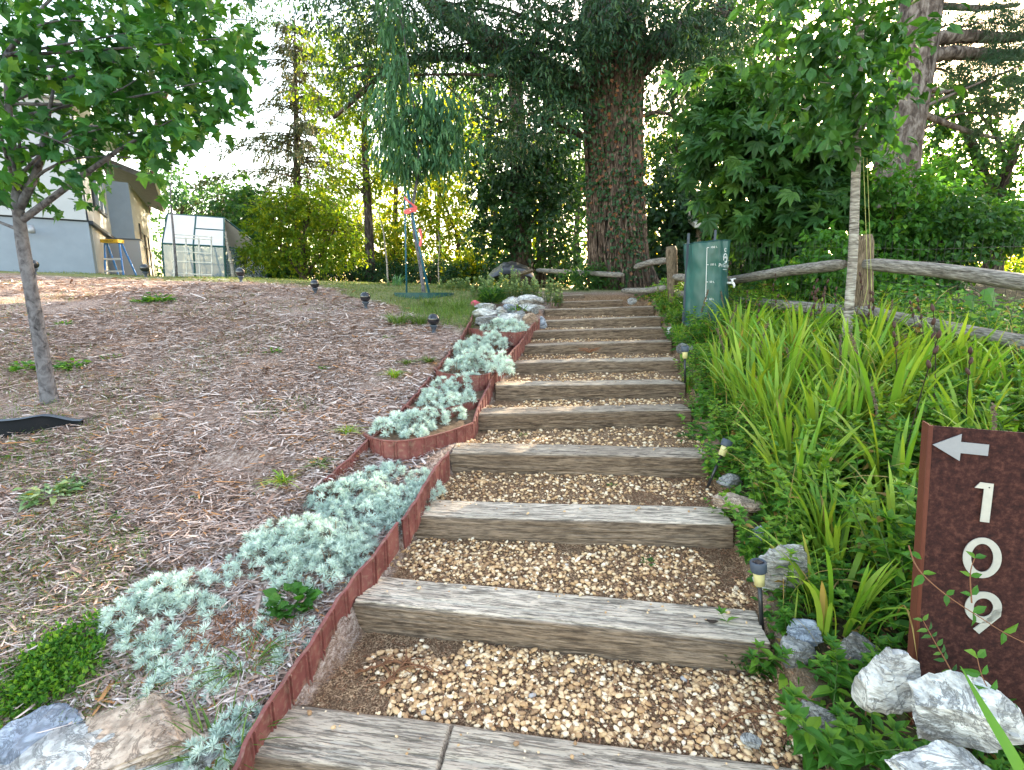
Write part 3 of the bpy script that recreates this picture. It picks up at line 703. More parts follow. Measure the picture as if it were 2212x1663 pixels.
silver('low silver bush in the fourth curved planter', [(1000, 755, 18, .8), (1030, 752, 24, .9), (1065, 750, 28, 1.), (1095, 745, 28, 1.), (1112, 742, 18, 1.), (1050, 738, 20, 1.)], .975, tuft=.035, n=1.1, seed=9)
silver('low silver mat in the topmost curved planter in front of the white rocks', [(1055, 711, 16, .7), (1080, 710, 24, .8), (1105, 711, 22, .8), (1125, 712, 14, .8), (1085, 700, 18, .8)], 1.15, tuft=.04, n=1.2, seed=10)

# clover rosette at the foot of the large bush, and clover in planter
def rosette(name, label, cat, px, py, r, n, T, wl, m, z=None, group=None, up=.6, vr=(0, 1), seed=0, loc=None):
    g = np.random.default_rng(300+seed+int(px)); P0 = loc if loc is not None else (g1(px, py) if z is None else hp(px, py, z)); d = np.linalg.norm(P0-[0, 0, EYE]); R0 = r/FPX*d
    a = g.random(n)*6.283; rad = np.sqrt(g.random(n))*R0*.55
    P = P0+np.c_[np.cos(a)*rad, np.sin(a)*rad, np.abs(g.normal(size=n))*R0*.3*up]
    dr = unit(np.c_[np.cos(a), np.sin(a), up*(.2+g.random(n))]+g.normal(size=(n, 3))*.25)
    R = frame(dr, unit(np.c_[-np.cos(a)*up, -np.sin(a)*up, np.ones(n)]+g.normal(size=(n, 3))*.3))
    L = R0*(.24+.22*g.random(n)); bb = B(); scatter(bb, T, P, R, np.c_[L*wl, L, L], vr[0]+(vr[1]-vr[0])*g.random(n))
    o = bb.make(name, m); return meta(o, label, cat, group)
rosette('clover', 'round leaved green clover clump under the front of the large silver bush', 'clover', 632, 1312, 58, 90, LEAF6, 1.0, M['bright'], up=.9, vr=(.1, .6))

# ------------------------------------------------------------------ rocks
def rock(label, px, py, rx, ry, m, ang=0, z=None, group=None, seed=0, flat_=.6, name='rock', lift=0, tilt=(0, 0), dep=.7, cuts=9, sub=5, loc=None):
    import bmesh
    g = np.random.default_rng(500+seed)
    P0 = loc if loc is not None else (g1(px, py) if z is None else hp(px, py, z)); d = np.linalg.norm(P0-[0, 0, EYE]); a, c = rx/FPX*d, ry/FPX*d
    V, F = ico(sub, 0, 0, 1); V = V/np.linalg.norm(V, axis=1, keepdims=True)
    for q in range(cuts):                                     # chop it into facets
        nrm = unit(g.normal(size=3)); h = .52+.33*g.random(); dd = V@nrm; V = np.where((dd > h)[:, None], V-nrm*(dd-h)[:, None], V)
    V = V*(1+.10*(fbm(V[:, 0]*2+seed, V[:, 1]*2, V[:, 2]*2, 61, 4)[:, None]*2-1))
    V = V+unit(V)*(.05*(fbm(V[:, 0]*9, V[:, 1]*9+seed, V[:, 2]*9, 62, 3)[:, None]-.5))
    sdir = unit(np.array([.25, .2, 1.])+g.normal(size=3)*.3); qq = V@sdir*3.2+1.2*fbm(V[:, 0]*1.5, V[:, 1]*1.5+seed, V[:, 2], 64, 3); V = V*(1+.09*((qq-np.floor(qq))**2-.4)[:, None])
    V = V/np.abs(V).max(0)
    V = V*[a, a*dep, c]; t1, t2 = tilt
    Rx = np.array([[math.cos(t1), 0, -math.sin(t1)], [0, 1, 0], [math.sin(t1), 0, math.cos(t1)]]); Ry = np.array([[1, 0, 0], [0, math.cos(t2), -math.sin(t2)], [0, math.sin(t2), math.cos(t2)]])
    V = V@Rx.T@Ry.T; ca, sa = math.cos(ang), math.sin(ang); V = V@np.array([[ca, sa, 0], [-sa, ca, 0], [0, 0, 1]])
    V = V+P0+[0, 0, lift+c*(.35 if z is None or z < 1.1 else .1)]
    o = make(name, V, F, m, None, None, False); return meta(o, label, 'rock', group)
RW, RG, RB, RT = M['rockwhite'], M['rockgrey'], M['rockblue'], M['rocktan']
# pile at the head of the planters (height px is half height)
PILE = [('long rounded white boulder at the top right of the rock pile', 1142, 653, 31, 13, RW, 1.36, 0), ('white rock left of the long rounded boulder', 1103, 656, 19, 12, RW, 1.35, .3),
        ('bluish oval rock in the middle of the pile', 1097, 668, 17, 9, RB, 1.31, 0), ('layered grey rock under the long boulder', 1146, 666, 30, 8, RW, 1.32, -.1),
        ('flat tan topped slab at the left back of the pile', 1048, 664, 24, 7, RW, 1.33, .1), ('layered white rock at the left of the pile', 1045, 679, 28, 10, RW, 1.27, .2),
        ('pitted round white rock near the dark hollow', 1084, 676, 14, 11, RW, 1.28, 0), ('broad flat grey slab leaning at the lower left', 1048, 692, 30, 10, RG, 1.21, .5),
        ('large bright white rock in the middle front of the pile', 1100, 692, 26, 14, RW, 1.20, -.5), ('grey triangular slab behind the bright white rock', 1121, 682, 20, 9, RG, 1.25, -.2),
        ('cream coloured furrowed rock at the right front', 1146, 695, 17, 15, M['rocktan'], 1.20, .2), ('small blue grey block at the right rim of the pile', 1155, 672, 8, 8, M['rockgrey'], 1.31, 0)]
for q, (lab, px, py, rx, ry, m_, z, ang) in enumerate(PILE):
    Yp = float(np.interp(py, [650, 666, 680, 696], [8.5, 7.9, 7.35, 6.85])); pc = at(px, py, Yp)
    rock(lab, px, py, rx*1.05, ry*1.2, m_, ang, pc[2], 'rocks of the pile at the head of the planters', 10+q, loc=pc)
rock('upright bluish stone standing against the ninth timber step', 1170, 699, 12, 15, RB, .3, 1.16, None, 30, dep=.5, tilt=(.15, 0))
rock('narrow tan stone wedged left of the upright bluish stone', 1157, 700, 5, 12, RT, 0, 1.14, None, 31, dep=.6)
# right side of the stairs
rock('upright white slab behind the nearest solar path light', 1700, 1270, 52, 76, RW, -.3, .30, None, 40, dep=.3, tilt=(-.25, .4), cuts=7, loc=at(1692, 1262, 2.05))
rock('small rounded pale blue stone below the upright white slab', 1737, 1376, 32, 22, RB, 0, .20, None, 41)
rock('rough grey stone at the end of the second timber step', 1715, 1440, 34, 40, RG, .2, .10, None, 42)
rock('white marbled rock with a dark band, left of the number post foot', 1905, 1480, 50, 66, RW, -.6, .20, None, 43, dep=.6, tilt=(-.5, .2), cuts=12, loc=at(1900, 1500, 1.34))
rock('big pale sloping rock in front of the number post', 2050, 1540, 66, 74, RW, -.45, .15, None, 44, dep=.6, tilt=(-.45, .25), cuts=12, loc=at(2065, 1585, 1.2))
rock('grey rock with a jagged top behind the white marbled rock', 1845, 1420, 44, 36, RG, .2, .18, None, 45)
rock('large pale rock in the bottom right corner of the picture', 2020, 1660, 80, 36, RW, .1, .03, None, 46, cuts=12, loc=at(2050, 1700, 1.06))
rock('long grey stone standing beside the lowest timber step', 1765, 1610, 34, 66, RG, 0, -.02, None, 47, tilt=(.25, 0))
rock('flat brown stone jutting out at the end of the third timber step', 1592, 1098, 48, 17, M['rocktan'], -.1, .36, None, 48, dep=.8, loc=at(1592, 1090, 2.62))
rock('blue grey stone behind the flat brown stone', 1575, 1050, 26, 18, RG, 0, .42, None, 49)
rock('dark blue grey stone under the leaves beside the third tread', 1640, 1185, 26, 34, RB, .1, .28, None, 50)
rock('pale stone beside the second solar path light from the top', 1480, 760, 20, 14, RG, 0, .93, None, 51)
rock('white block at the foot of the farthest solar path light', 1448, 720, 13, 10, RW, 0, 1.05, None, 52, cuts=5)
rock('second white block on top of the other by the farthest solar path light', 1450, 704, 11, 8, RB, 0, 1.12, None, 53, cuts=5)
rock('round grey stone at the right end of the twelfth timber step', 1365, 652, 10, 8, RG, 0, 1.5, None, 54)
rock('small dark grey stone on the gravel of the lowest tread', 1622, 1603, 17, 9, M['rockgrey'], -.5, .04, None, 55, cuts=6)
# bottom left corner
rock('pale blue stone in the bottom left corner', 70, 1605, 62, 34, RB, .3, None, None, 56)
rock('large flaking tan stone at the bottom left', 290, 1605, 120, 36, RT, -.05, None, None, 57, dep=.8, cuts=12)
rock('broad grey white stone below the flaking tan stone', 130, 1680, 170, 40, RW, .1, None, None, 58, dep=.7)
rock('small tan clod on the mulch between the tree and the planters', 340, 905, 14, 9, RT, 0, None, None, 59, sub=3)
rock('grey white flat stone at the foot of the near silver tuft', 400, 1660, 60, 18, RW, 0, None, None, 60)

# ------------------------------------------------------------------ solar path lights
def tiltm(tx, ty):
    z = unit(np.array([tx, ty, 1.])); x = unit(np.cross([0, 1, 0], z)); y = np.cross(z, x); return np.stack([x, y, z], 1)
def pathlight(label, px, py, z, hpx, tilt=(0, 0)):
    """px, py: top of the lamp; hpx: height in pixels of cap and lens together; z: level of the top"""
    T = hp(px, py, z); d = np.linalg.norm(T-[0, 0, EYE]); Rm = tiltm(*tilt)
    k = .115; foot = T-Rm@np.array([0, 0, .33])
    t = thing('solar_path_light', label, 'path light', foot, 'small solar path lights along the right side of the stairs')
    def lt(prof, nm, m_):
        bb = B(); bb.lathe(np.array(prof)+[0, .33], foot, 20, .5, Rm); bb.make(nm, m_, t, True)
    lt([(.0, -.33), (.009, -.33), (.009, -.105), (0, -.105)], 'stake', M['black'])
    lt([(.0, -.108), (.021, -.108), (.0235, -.055), (.0235, -.045), (0, -.045)], 'lens', M['lens'])
    lt([(.0, -.047), (.031, -.047), (.033, -.043), (.034, -.004), (.030, 0), (.026, .0), (.026, -.006), (0, -.006)], 'cap', M['slate'])
    bb = B(); bb.box(foot+Rm@np.array([0, 0, .33-.003]), (.030, .030, .003), .4, tilt=Rm); bb.make('solar_cell', M['cell'], t)
pathlight('solar path light in front of the upright white slab, nearest of the lights', 1637, 1212, .47, 70, (-.12, .05))
pathlight('black solar path light leaning over to the right beside the fourth timber step', 1572, 950, .68, 40, (.45, .2))
pathlight('solar path light with yellowed lens beside the sixth timber step', 1479, 748, 1.13, 30, (-.06, 0))
pathlight('farthest solar path light, straight, beside the white blocks', 1460, 683, 1.28, 25)

# ------------------------------------------------------------------ black globe lamps on the slope
def globe(label, px, py_base, top):
    P, ok, s_ = gp(px, py_base); P = P[0]; P = P if ok[0] and P[1] < 12.2 else at(px, py_base, 11.6); Y = P[1]; foot = np.array([P[0], Y, min(P[2], at(px, py_base, Y)[2])-.02]); topz = at(px, top, Y)[2]; hh = topz-foot[2]
    t = thing('globe_lamp', label, 'garden lamp', foot, 'black globe lamps along the top of the mulch slope')
    r = .29*hh; zb = hh-2*r
    bb = B(); a = np.linspace(-math.pi/2*.8, math.pi/2, 12); bb.lathe(np.c_[np.cos(a)*r, hh-r+np.sin(a)*r], foot, 24); bb.make('globe', M['gloss'], t, True)
    bb = B(); bb.lathe(np.array([(0, 0), (.46, 0), (.46, .2), (.28, .3), (.30, .55), (.42, .72), (.66, .94), (.68, 1.06), (0, 1.06)])*[r, zb], foot, 20); bb.make('base', M['slate'], t, True)
for lab, px, yb, tp in [('nearest black globe lamp, in the grass above the planters', 937, 718, 677), ('second nearest black globe lamp, at the edge of grass and mulch', 790, 666, 630),
        ('black globe lamp below the dogwood shrub, third from the right', 681, 634, 604), ('black globe lamp to the right of the greenhouse', 521, 609, 578),
        ('black globe lamp in front of the house corner trellis', 315, 599, 570), ('black globe lamp just right of the young maple trunk', 76, 592, 561)]:
    globe(lab, px, yb, tp)

# ------------------------------------------------------------------ rusty house number post
F0 = at(2007, 919, 1.5); fd = unit(np.array([.21, -.082, 0])); fn = np.array([fd[1], -fd[0], 0]); up = np.array([0, 0, 1.])
if fn[1] > 0: fn = -fn
def onface(px, py, off=0):
    x, y, z = ray(px, py); r = np.array([x, y, z]); s = np.dot(F0+fn*off-[0, 0, EYE], fn)/np.dot(r, fn); return np.array([0, 0, EYE])+r*s
lean = unit(onface(1974, 1415)-F0); W_ = .40
sg = thing('house_number_post', 'rusty brown steel post with an arrow and the number 109', 'number post', F0+lean*1.12)
def wall(A, dirv, lenv, thick, v, nm, n=10):
    bb = B(); bb.prism([A, A+dirv*lenv, A+dirv*lenv+lean*1.12, A+lean*1.12], thick, v); return bb.make(nm, M['rust'], sg)
wall(F0+fd*.004, fd, W_, -fn*.006, 0, 'face_plate')
e = at(1989, 907, 1.585); fl = unit(e-F0)*1.0
wall(F0, fl, .085, fd*.006, 1, 'side_flange')
bb = B(); n = 12; th = np.linspace(0, math.pi/2, 6)                 # rounded fold between the plates
bb.tube([F0+fd*.005-fn*.004, F0+fd*.005-fn*.004+lean*1.12], .0065, 10, True, .8); bb.make('fold', M['rust'], sg, True)
def sign_piece(nm, polys, m_, off=.007, hole=None):
    bb = B()
    for pl in polys:
        P = np.array([onface(px, py, off) for px, py in pl]); bb.prism(P, fn*.003)
    o = bb.make(nm, m_, sg); return o
sign_piece('arrow', [[(2013, 960), (2076, 937), (2074, 954), (2135, 960), (2132, 984), (2073, 978), (2071, 995)]], M['steelgrey'])
sign_piece('digit_one', [[(2104, 1052.5), (2116, 1041), (2145, 1044.5), (2135, 1128), (2115, 1125.5), (2124, 1055)]], M['steel'])
def ring(cx, cy, ox, oy, ix, iy, dx=0, n=40):
    q = []
    for i in range(n):
        a, c = 2*math.pi*i/n, 2*math.pi*(i+1)/n
        q.append([(cx+ox*math.cos(a), cy+oy*math.sin(a)), (cx+ox*math.cos(c), cy+oy*math.sin(c)), (cx+dx+ix*math.cos(c), cy+iy*math.sin(c)), (cx+dx+ix*math.cos(a), cy+iy*math.sin(a))])
    return q
sign_piece('digit_zero', ring(2120, 1204, 42, 43.5, 24, 30.5), M['steel'])
sign_piece('digit_nine', ring(2122.5, 1311, 40, 34, 21, 20)+[[(2162, 1312), (2160, 1330), (2113, 1368), (2101, 1357), (2138, 1329), (2143, 1318)]], M['steel'], .0072)
bb = B()
for px, py in [(2136, 1053)]: bb.lathe([(0, 0), (.002, 0), (.002, .001), (0, .001)], onface(px, py, .0105), 10, .5, np.stack([fd, up, fn], 1))
bb.make('screw', M['black'], sg)

# ------------------------------------------------------------------ split rail fence
fence = thing('split_rail_fence', 'weathered split rail fence with round rails and wire mesh behind the garden', 'fence', at(1448, 640, 8.4))
def rail(pts, r, seed, nm='rail', m_='rail', k=20, wob=.18):
    P = np.array([at(*q) for q in pts]); P, s = dens(P, .05); P = smooth(P, 6)
    P[:, 2] += .02*(fbm(s*1.2, seed, 0, 71, 3)-.5); rr = r*(1+.0*s)
    e = np.minimum(s, s[-1]-s); rr = rr*(.72+.28*sm(e, 0, .12))
    T = unit(P[-1]-P[0]); bk = unit(np.array([-T[1], T[0], 0])); up_ = np.cross(T, bk); R = np.stack([T, bk, up_], 1)
    bb = B(); bb.tube((P-P[0])@R, rr, k, True, .5, wob, seed); o = make(nm, np.concatenate(bb.V)+[seed*1.7, 0, 0], [np.concatenate(v) for v in bb.F.values() if v], M[m_], None, None, True)
    from mathutils import Matrix
    c0 = P[0]-ORG[fence.name]; o.parent = fence
    o.matrix_local = Matrix([list(R[0])+[c0[0]], list(R[1])+[c0[1]], list(R[2])+[c0[2]], [0, 0, 0, 1]])@Matrix.Translation((-seed*1.7, 0, 0))
    return o
rail([(1440, 563, 8.45), (1405, 566, 9.1), (1372, 577, 9.8)], .055, 1)
rail([(1438, 622, 8.5), (1400, 628, 9.2), (1345, 628, 9.9)], .055, 2)
rail([(1345, 595, 10.1), (1250, 588, 11.6), (1160, 584, 13.2)], .055, 3)
rail([(1455, 598, 8.35), (1570, 606, 7.1), (1700, 585, 5.9), (1822, 570, 5.0)], .056, 4)
rail([(1462, 635, 8.3), (1580, 650, 7.1), (1700, 660, 5.8), (1830, 672, 5.0)], .056, 5)
rail([(1868, 570, 4.75), (1960, 577, 4.35), (2080, 591, 3.95), (2290, 622, 3.3)], .056, 6)
rail([(1850, 668, 4.8), (1960, 690, 4.4), (2080, 714, 3.95), (2290, 756, 3.3)], .056, 7)
for lab, px, yt, yb, Y, r in [(1, 1449, 532, 660, 8.4, .085), (2, 1862, 508, 720, 4.9, .10)]:
    A, C_ = at(px, yt, Y), at(px+ (6 if lab == 1 else -6), yb, Y); C_[2] = min(C_[2], float(H(C_[0], C_[1]))-.1)
    bb = B(); P, s = dens([C_, A], .06); rr = r*(1+.12*(fbm(s*2, lab, 0, 72, 2)-.5)); rr[-1] *= .8
    bb.tube(P, rr, 14, True, .5, .22, lab); bb.make('post', M['post'], fence, True)
bb = B()
fpts = [at(1352, 600, 10.05), at(1449, 600, 8.5), at(1862, 600, 5.0), at(2290, 690, 3.38)]
for A, C_ in zip(fpts[:-1], fpts[1:]):
    A, C_ = A+[0, .09, 0], C_+[0, .09, 0]; L = np.linalg.norm((C_-A)[:2]); nv = int(L/.07)
    for i in range(nv):
        q = A+(C_-A)*i/nv; z0 = float(H(q[0], q[1])); bb.tube([[q[0], q[1], z0-.02], [q[0], q[1], z0+.92]], .0014, 3, False)
    for h in np.arange(.05, .95, .1):
        Pq = [A+(C_-A)*f for f in np.linspace(0, 1, 10)]; bb.tube([[q[0], q[1], float(H(q[0], q[1], False))+h] for q in Pq], .0014, 3, False)
bb.make('wire_mesh', M['iron'], fence)

# ------------------------------------------------------------------ collapsible rain barrel
RBY = 6.6; c0 = at(1530, 600, RBY); zg = float(H(c0[0], RBY)); cz = at(1528, 524, RBY)[2]; rb = .265
bag = thing('rain_barrel', 'green vinyl collapsible rain barrel with white tap, between the fence rails', 'rain barrel', (c0[0], RBY, zg))
n, k = 44, 90; th = np.arange(k+1)*2*math.pi/k; zz_ = np.linspace(0, 1, n)
Z0 = zg-.03; Ht = cz-Z0
rr = rb*(1+.055*np.cos(th*6+zz_[:, None]*2.2)*(.3+zz_[:, None]**2)+.22*(fbm(np.cos(th)*2.2, np.sin(th)*2.2, zz_[:, None]*3.2, 81, 3)-.5)*(.35+zz_[:, None])+.05*(fbm(np.cos(th)*6, np.sin(th)*6, zz_[:, None]*5, 83, 2)-.5))
topz = Z0+Ht*zz_[:, None]*(1+.02*np.cos(th-.3)*zz_[:, None]**4*1.0)
G = np.stack([c0[0]+rr*np.cos(th)*(1-.06*zz_[:, None])-.05*(zz_[:, None]), RBY+rr*np.sin(th), topz], -1)
bb = B(); bb.grid(G, flip=True); bb.make('bag', M['bag'], bag, True)
Gt = G[-1]; bb = B(); cen = Gt.mean(0)
bb.grid(np.stack([Gt, Gt+(cen-Gt)*.1+[0, 0, .012], Gt+(cen-Gt)*.5-[0, 0, .02], cen+0*Gt], 0)); bb.make('lid', M['bag'], bag, True)
bb = B(); bb.tube(Gt[:-1][np.r_[0:k, 0]]*1.0, .007, 6, False); bb.make('rim', M['ringgreen'], bag, True)
def ontube(a, f, off=.004):                              # point on the bag's wall: angle and height share
    j = a/(2*math.pi)*k % k; i = f*(n-1); i0, j0 = int(min(i, n-2)), int(j); fi, fj = i-i0, j-j0; j1 = j0+1
    P = (G[i0, j0]*(1-fj)+G[i0, j1]*fj)*(1-fi)+(G[i0+1, j0]*(1-fj)+G[i0+1, j1]*fj)*fi
    o_ = P-[c0[0], RBY, P[2]]; return P+unit(o_)*off
A0 = math.radians(270-22)
def strip(bb, pts, w_):                                  # pts (angle, height share) -> flat ribbon on the wall
    P = np.array([ontube(a, f) for a, f in pts]); bb.tube(P, w_, 5, True)
bb = B(); strip(bb, [(A0, .93-.65*q/20) for q in range(21)], .0035)
for q in range(4): strip(bb, [(A0+.012+.016*j, .93-.2*q+.0*j) for j in range(6)], .0035)
bb.make('scale_line', M['white'], bag)
bb = B(); AL = math.radians(270+42)
strip(bb, [(AL+.13*math.cos(t), .80+.052*math.sin(t)) for t in np.linspace(-1.9, 3.6, 26)], .005)
strip(bb, [(AL+.045*math.cos(t), .895+.018*math.sin(t)) for t in np.linspace(.6, 5.6, 14)], .004)
strip(bb, [(AL+.04*math.cos(t), .80+.018*math.sin(t)) for t in np.linspace(0, 3.14, 8)], .005)
strip(bb, [(AL-.04, .765), (AL+.03, .765)], .005); strip(bb, [(AL-.16, .675), (AL+.2, .675)], .004)
bb.make('logo', M['white'], bag)
def words(txt, size, place, nm, m_, parent, align='CENTER'):
    """flat lettering; place(u, v) gives the point in the world of text coordinates"""
    cu = bpy.data.curves.new('t', 'FONT'); cu.body = txt; cu.size = size; cu.align_x = align; cu.resolution_u = 3
    ob = bpy.data.objects.new('t', cu); COL.objects.link(ob); dg = bpy.context.evaluated_depsgraph_get(); me = bpy.data.meshes.new_from_object(ob.evaluated_get(dg))
    V = np.array([v.co[:] for v in me.vertices]); F = {}
    for q in me.polygons: F.setdefault(len(q.vertices), []).append(list(q.vertices))
    bpy.data.objects.remove(ob); W3 = np.array([place(u, v) for u, v, _ in V])
    return make(nm, W3, list(F.values()), m_, parent, {'v': np.full(len(V), .5)})
words('ProGarden', .066, lambda u, v: ontube(AL+u/rb, .70+v/Ht, .006), 'lettering', M['white'], bag)
for q in range(4): words(['15 gal.', '10 gal.', '5 gal.', '1 gal.'][q] if False else ['150 L', '100 L', '50 L', '20 L'][q], .034, lambda u, v: ontube(A0+.16+u/rb, .92-.2*q+v/Ht, .006), 'scale_number', M['white'], bag, 'LEFT')
# tap
tp = ontube(math.radians(270+62), .52, 0); od = unit(tp-[c0[0], RBY, tp[2]]); sd_ = np.array([od[1]*-1, od[0], 0])
bb = B(); bb.tube([tp, tp+od*.05, tp+od*.075+[0, 0, -.005], tp+od*.085+[0, 0, -.03], tp+od*.085+[0, 0, -.06]], [.014, .014, .016, .016, .013], 12); bb.make('tap', M['white'], bag, True)
bb = B(); bb.tube([tp+od*.06+[0, 0, .0], tp+od*.06+[0, 0, .045]], [.016, .014], 10); bb.tube([tp+od*.03+[0, 0, .045], tp+od*.1+[0, 0, .05]], [.006, .006], 8); bb.make('tap_handle', M['white'], bag, True)
for px, yt in [(1487, 504), (1545, 497)]:
    A = at(px, yt, RBY+(.12 if px > 1500 else 0)); bb = B(); bb.box([A[0], A[1], (A[2]+zg)/2], (.028, .02, A[2]-zg)); bb.make('support_post', M['slate'], bag)

# ------------------------------------------------------------------ trees and shrubs
def W(pts, Y):                                           # photo points on the plane at distance Y (or their own)
    return np.array([at(q[0], q[1], q[2] if len(q) > 2 else Y) for q in pts])
def clump(px, py, rx, ry, Y, rd=None):
    c = at(px, py, Y); k = np.linalg.norm(c-[0, 0, EYE])/FPX*.97
    return (*c, rx*k, (rd if rd else (rx+ry)/2*k), ry*k)
def spray_leaves(b, C, n, T, L, wl, per=9, droop=.3, upn=.8, seed=0, spl=None, vs=(0, 1), hang=0., dark=0):
    g = np.random.default_rng(seed+900); C = np.array(C); wgt = C[:, 3]*C[:, 5]+.3*C[:, 4]*C[:, 5]; wgt = wgt/wgt.sum()
    ns = max(1, n//per); ci = g.choice(len(C), ns, p=wgt)
    u = unit(g.normal(size=(ns, 3))); rr = g.random(ns)**.42*1.04
    c = C[ci, :3]+u*C[ci, 3:]*rr[:, None]
    ax = unit(u*.8+g.normal(size=(ns, 3))*.6+[0, 0, -droop]); spl = spl or L*per*.32
    rep = np.repeat(np.arange(ns), per); m_ = len(rep); t = g.random(m_)
    A = ax[rep].copy(); A[:, 2] -= hang*t; A = unit(A)
    P = c[rep]+A*(t*spl)[:, None]+g.normal(size=(m_, 3))*L*.22
    d = unit(ax[rep]*.55+g.normal(size=(m_, 3))*.6+[0, 0, -droop-hang])
    nr = unit(g.normal(size=(m_, 3))*.55+[0, 0, upn]); R = frame(d, nr)
    Ls = L*(.6+.6*g.random(m_)); tone = g.random(ns)[rep]
    v = np.clip(vs[0]+(vs[1]-vs[0])*(.55*tone+.45*g.random(m_)), 0, 1)
    scatter(b, T, P, R, np.c_[Ls*wl, Ls, Ls], v); return c, ax
def limbs(b, root, C, g, r, bend=.15, k=6):
    for c in C:
        c = np.array(c[:3]); m_ = (root+c)/2+g.normal(size=3)*np.linalg.norm(c-root)*bend+[0, 0, .1*np.linalg.norm(c-root)]
        P, s = dens([root, root+(m_-root)*.5+g.normal(size=3)*.02, m_, c+g.normal(size=3)*.05], max(.06, np.linalg.norm(c-root)/9)); P = smooth(P, 4)
        b.tube(P, np.linspace(r, r*.25, len(P)), k, False)
def tree(name, label, cat, Y, trunk, rad, C, n, T, L, wl, mat, bark='bark', group=None, seed=0, extra=(), limb=True, k=12, wob=.12, lr=None, crownname='crown', **kw):
    g = np.random.default_rng(seed+50); P = W(trunk, Y); foot = P[0].copy(); foot[2] = float(H(foot[0], foot[1])); P[0] = foot-[0, 0, .1]
    t = thing(name, label, cat, foot, group)
    b = B(); Pd, s = dens(P, max(.05, np.linalg.norm(P[-1]-P[0])/26)); Pd = smooth(Pd, 3)
    q = np.linspace(0, 1, len(Pd)); r = np.interp(q, np.linspace(0, 1, len(rad)), rad)
    r = r*(1+(.5 if rad[0] < .5 else .12)*np.exp(-s/(rad[0]*1.6)))
    b.tube(Pd, r, k, True, .5, wob, seed)
    for e in extra:
        pe, re = W(e[0], Y), e[1]; pe, s_ = dens(pe, max(.05, np.linalg.norm(pe[-1]-pe[0])/16)); pe = smooth(pe, 3)
        b.tube(pe, np.interp(np.linspace(0, 1, len(pe)), np.linspace(0, 1, len(re)), re), max(6, k-4), True, .5, wob, seed+3)
    CC = [clump(*c) if len(c) >= 5 else clump(*c, Y) for c in C]
    if limb:
        for c in CC:
            j = np.argmin(np.linalg.norm(Pd-(np.array(c[:3])-[0, 0, max(c[5], .3)]), axis=1)); limbs(b, Pd[j], [c], g, lr or max(.006, r[j]*.32))
    b.make('trunk', M[bark], t, True)
    b = B(); c_, ax = spray_leaves(b, CC, n, T, L, wl, seed=seed, **kw); b.make(crownname, M[mat], t)
    return t, CC, Pd, r

# young maple at the left
maple, *_ = tree('maple_tree', 'young maple with a smooth grey leaning trunk on the left mulch slope', 'tree', 4.0,
     [(108, 868), (90, 760), (70, 640), (50, 540), (40, 465), (34, 400), (22, 280), (10, 120)], [.056, .050, .046, .043, .034, .024, .014],
     [(60, 60, 150, 100, 4.2), (220, 40, 150, 90, 4.3), (370, 50, 110, 80, 4.1), (480, 30, 70, 50, 4.0), (40, 210, 120, 100, 3.9), (180, 200, 120, 80, 4.1), (320, 170, 110, 80, 4.0), (420, 160, 80, 60, 3.9),
      (60, 340, 110, 65, 4.0), (190, 320, 90, 45, 3.8), (290, 280, 90, 55, 4.1), (380, 255, 70, 50, 3.9), (440, 195, 55, 40, 4.1), (400, 320, 45, 18, 4.), (10, 400, 80, 30, 4.1), (330, 340, 40, 22, 4.0), (300, 90, 120, 80, 4.4), (500, 90, 30, 50, 4.)],
     3000, MAPLE, .102, .88, 'maple', 'barkgrey', seed=1, per=7, droop=.35, upn=.9, wob=.05, lr=.013,
     extra=[([(45, 478), (75, 455), (110, 430), (160, 392), (210, 358), (270, 312), (320, 290)], [.026, .022, .018, .008]),
            ([(42, 450), (62, 410), (82, 370), (95, 300), (118, 180)], [.030, .026, .018, .008]), ([(48, 500), (20, 488), (-25, 470)], [.014, .012, .006]), ([(62, 560), (52, 520), (42, 490)], [.008, .008, .006])])
# slender young tree in front of the fence
young, *_ = tree('young_tree', 'slender young tree with a pale ringed trunk in front of the rail fence', 'tree', 4.25,
     [(1836, 690), (1842, 560), (1846, 430), (1850, 300), (1853, 200), (1858, 80), (1866, -60)], [.040, .036, .034, .030, .024, .015],
     [(1850, 210, 95, 50, 4.2), (1770, 180, 80, 50, 4.0), (1870, 120, 65, 60, 4.4), (1760, 80, 80, 60, 4.1), (1840, 10, 90, 60, 4.2), (1920, 60, 40, 50, 4.2), (1790, 255, 55, 32, 4.1), (1900, 205, 35, 40, 4.1), (1710, 50, 45, 45, 4.3), (1700, 130, 40, 40, 4.2), (1890, 290, 40, 18, 4.1), (1690, -10, 50, 40, 4.2)],
     1250, LEAF6, .115, .62, 'youngleaf', 'barkpale', seed=2, per=6, droop=.45, upn=.9, wob=.04, lr=.010, vs=(.05, .8))
bb = B()
for dx, d2 in ((16, 12), (24, 30)):
    bb.tube(W([(1858+dx-10, 340), (1862+dx-8, 500), (1858+dx, 620), (1850+d2, 668)], 4.2), .0022, 4, False)
bb.make('twine', M['twine'], young)
